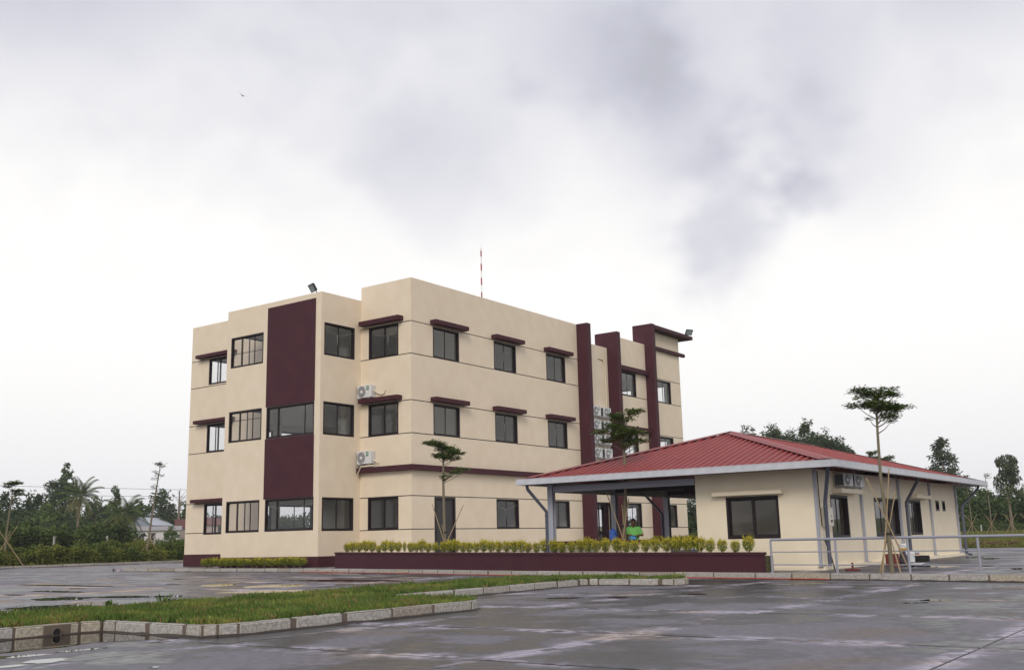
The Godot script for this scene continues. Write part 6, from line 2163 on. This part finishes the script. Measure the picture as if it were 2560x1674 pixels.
	for k in bt.size():
		var q: Array = bt[k]
		far_tree("leafy tree behind the viewpoint, mirrored in the window panes", Vector3(q[0], 0, q[1]), q[2], round_blobs(q[2], q[2] * 1.35, 1300, 11, 0.2), 700 + k, 0.42, md, 0.0, 0.16, "tree", "trees behind the photographer")
	thicket("hedge_behind", "dark hedge at the far side of the yard behind the photographer", -58.0, -50.0, -75.0, 45.0, 1.0, 3.0, 2600, 1.6, dk, md, 306)

# ---------------------------------------------------------------- scene
func _ready() -> void:
	rng.seed = 1
	# camera
	var cam := Camera3D.new()
	cam.name = "camera"
	cam.fov = 36.208
	cam.near = 0.05
	cam.far = 2500.0
	add_child(cam)
	cam.transform = Transform3D(Basis(Vector3(0.58912868, -0.02210658, 0.80773678), Vector3(-0.14608754, 0.98023916, 0.13337773), Vector3(-0.79472374, -0.19657693, 0.5742575)), Vector3(0, 1.05, 0))
	cam.current = true
	# overcast sky, veiled sun from the left behind the camera
	var env := Environment.new()
	var sky := Sky.new()
	var sm := PanoramaSkyMaterial.new()
	sm.panorama = make_sky()
	sky.sky_material = sm
	env.background_mode = Environment.BG_SKY
	env.sky = sky
	env.background_energy_multiplier = 1.0
	env.tonemap_mode = Environment.TONE_MAPPER_LINEAR
	env.tonemap_exposure = 1.04
	env.sdfgi_enabled = true
	env.ssao_enabled = true
	env.ssil_enabled = true
	env.fog_enabled = true
	env.fog_density = 0.0003
	env.fog_light_color = Color(0.86, 0.87, 0.90)
	var we := WorldEnvironment.new()
	we.name = "world_environment"
	we.environment = env
	add_child(we)
	var sun := DirectionalLight3D.new()
	sun.name = "sun"
	sun.light_color = Color(1.0, 0.96, 0.90)
	sun.light_energy = 0.5
	sun.light_angular_distance = 22.0
	sun.shadow_enabled = true
	add_child(sun)
	sun.look_at_from_position(Vector3(-0.74, 0.52, 0.42) * 100.0, Vector3.ZERO)
	make_materials()
	mat("wood_brown", rgb(104, 74, 62), 0.9)
	# the large structure
	ground()
	pavement()
	island()
	office_block()
	annex()
	planter()
	# objects
	railing()
	ac_units()
	antenna()
	floodlight("black floodlight on the parapet corner of the bay", Vector3(XB + 0.1, 13.64, -37.95), -1.9, 0.55, 0.68)
	floodlight("black floodlight at the right end of the maroon roof slab", Vector3(68.6, 15.7, ZC + 0.5), -0.5, 0.6, 0.7)
	shrubs()
	pad_tree("layered young tree in front of the office block's near corner", Vector3(33.0, 0.44, -27.5), [Vector3(0.04, -0.05, 0), Vector3(0.0, 1.2, 0), Vector3(-0.03, 3.0, 0), Vector3(-0.02, 4.3, 0)], [0.075, 0.062, 0.05, 0.03], [[-0.62, 0, 4.66, 0.3, 0.08, 130], [-0.3, 0.2, 4.55, 0.36, 0.1, 190], [0.05, -0.2, 4.42, 0.4, 0.1, 230], [0.38, 0.1, 4.25, 0.4, 0.1, 230], [0.74, 0, 4.2, 0.22, 0.06, 60], [0.12, 0.2, 4.05, 0.38, 0.1, 200], [-0.28, -0.1, 4.1, 0.32, 0.1, 170], [0.42, -0.1, 3.98, 0.32, 0.1, 140], [0.5, 0, 3.42, 0.3, 0.07, 110], [0.92, 0.0, 3.52, 0.22, 0.05, 50], [-0.1, 0.1, 3.2, 0.14, 0.1, 24], [0.2, 0, 3.25, 0.14, 0.1, 24]], -0.94, 604, 0.085)
	pad_tree("layered young tree in front of the annex porch", Vector3(30.5, 0.44, -17.5), [Vector3(-0.1, -0.05, 0), Vector3(-0.05, 1.0, 0), Vector3(0.06, 2.4, 0), Vector3(0.05, 3.6, 0), Vector3(0.08, 4.5, 0)], [0.08, 0.07, 0.055, 0.045, 0.02], [[0.52, 0, 4.83, 0.34, 0.1, 150], [0.2, 0.1, 4.55, 0.26, 0.1, 90], [-0.3, 0, 4.72, 0.24, 0.08, 80], [-0.1, -0.2, 4.4, 0.34, 0.1, 150], [-0.72, 0.1, 4.15, 0.36, 0.1, 170], [0.42, 0.1, 4.1, 0.42, 0.12, 230], [0.0, 0.2, 4.0, 0.42, 0.12, 240], [-0.42, -0.2, 3.85, 0.36, 0.1, 170], [0.68, -0.1, 3.82, 0.3, 0.09, 110], [0.12, 0.1, 3.65, 0.32, 0.1, 130], [0.5, 0, 2.85, 0.2, 0.07, 50], [0.12, 0, 2.6, 0.16, 0.1, 40]], -0.94, 605, 0.085)
	pad_tree("layered young tree by the railing, crown high against the sky", Vector3(27.6, 0, -8.05), [Vector3(0.02, -0.05, 0), Vector3(0.0, 1.2, 0), Vector3(-0.06, 2.4, 0), Vector3(-0.03, 3.6, 0), Vector3(0.0, 4.5, 0)], [0.062, 0.052, 0.042, 0.034, 0.02], [[-0.5, 0.1, 4.72, 0.3, 0.08, 110], [-0.18, -0.2, 4.62, 0.34, 0.09, 140], [0.22, 0.1, 4.6, 0.38, 0.1, 170], [0.56, -0.1, 4.62, 0.24, 0.07, 60], [-0.5, 0, 4.32, 0.36, 0.08, 150], [-0.1, 0.25, 4.3, 0.38, 0.1, 200], [0.2, -0.2, 4.22, 0.42, 0.11, 230], [0.58, 0.1, 4.26, 0.34, 0.08, 160], [0.3, 0.1, 4.02, 0.3, 0.09, 110], [0.42, -0.2, 3.92, 0.2, 0.07, 36], [-0.22, 0, 3.98, 0.12, 0.06, 20]], -0.94, 606, 0.075)
	stakes("two bamboo stakes at the tree near the office corner", Vector3(33.0, 0.44, -27.5), [[Vector3(0.16, 0, 0.05), Vector3(-0.5, 2.15, -0.05)], [Vector3(-0.2, 0, 0.1), Vector3(0.8, 2.1, 0.0)], [Vector3(0.22, 0, -0.2), Vector3(-0.1, 1.3, 0.1)]])
	stakes("bamboo stakes at the tree before the porch", Vector3(30.5, 0.44, -17.5), [[Vector3(0.05, 0, 0.1), Vector3(-0.6, 2.1, 0.0)], [Vector3(-0.25, 0, 0.1), Vector3(0.12, 1.9, 0.1)], [Vector3(-0.02, 0, -0.2), Vector3(-0.12, 1.7, 0.15)]])
	stakes("bamboo tripod round the tree by the railing", Vector3(27.6, 0, -8.05), [[Vector3(-0.28, 0, 0.12), Vector3(0.2, 2.68, -0.05)], [Vector3(0.46, 0, 0.08), Vector3(-0.46, 2.45, 0.05)], [Vector3(0.17, 0, 0.16), Vector3(-0.02, 1.25, -0.05)], [Vector3(-0.2, 0, -0.3), Vector3(0.26, 2.1, 0.1)]])
	person()
	small_things()
	hose()
	beyond()
	puddles()
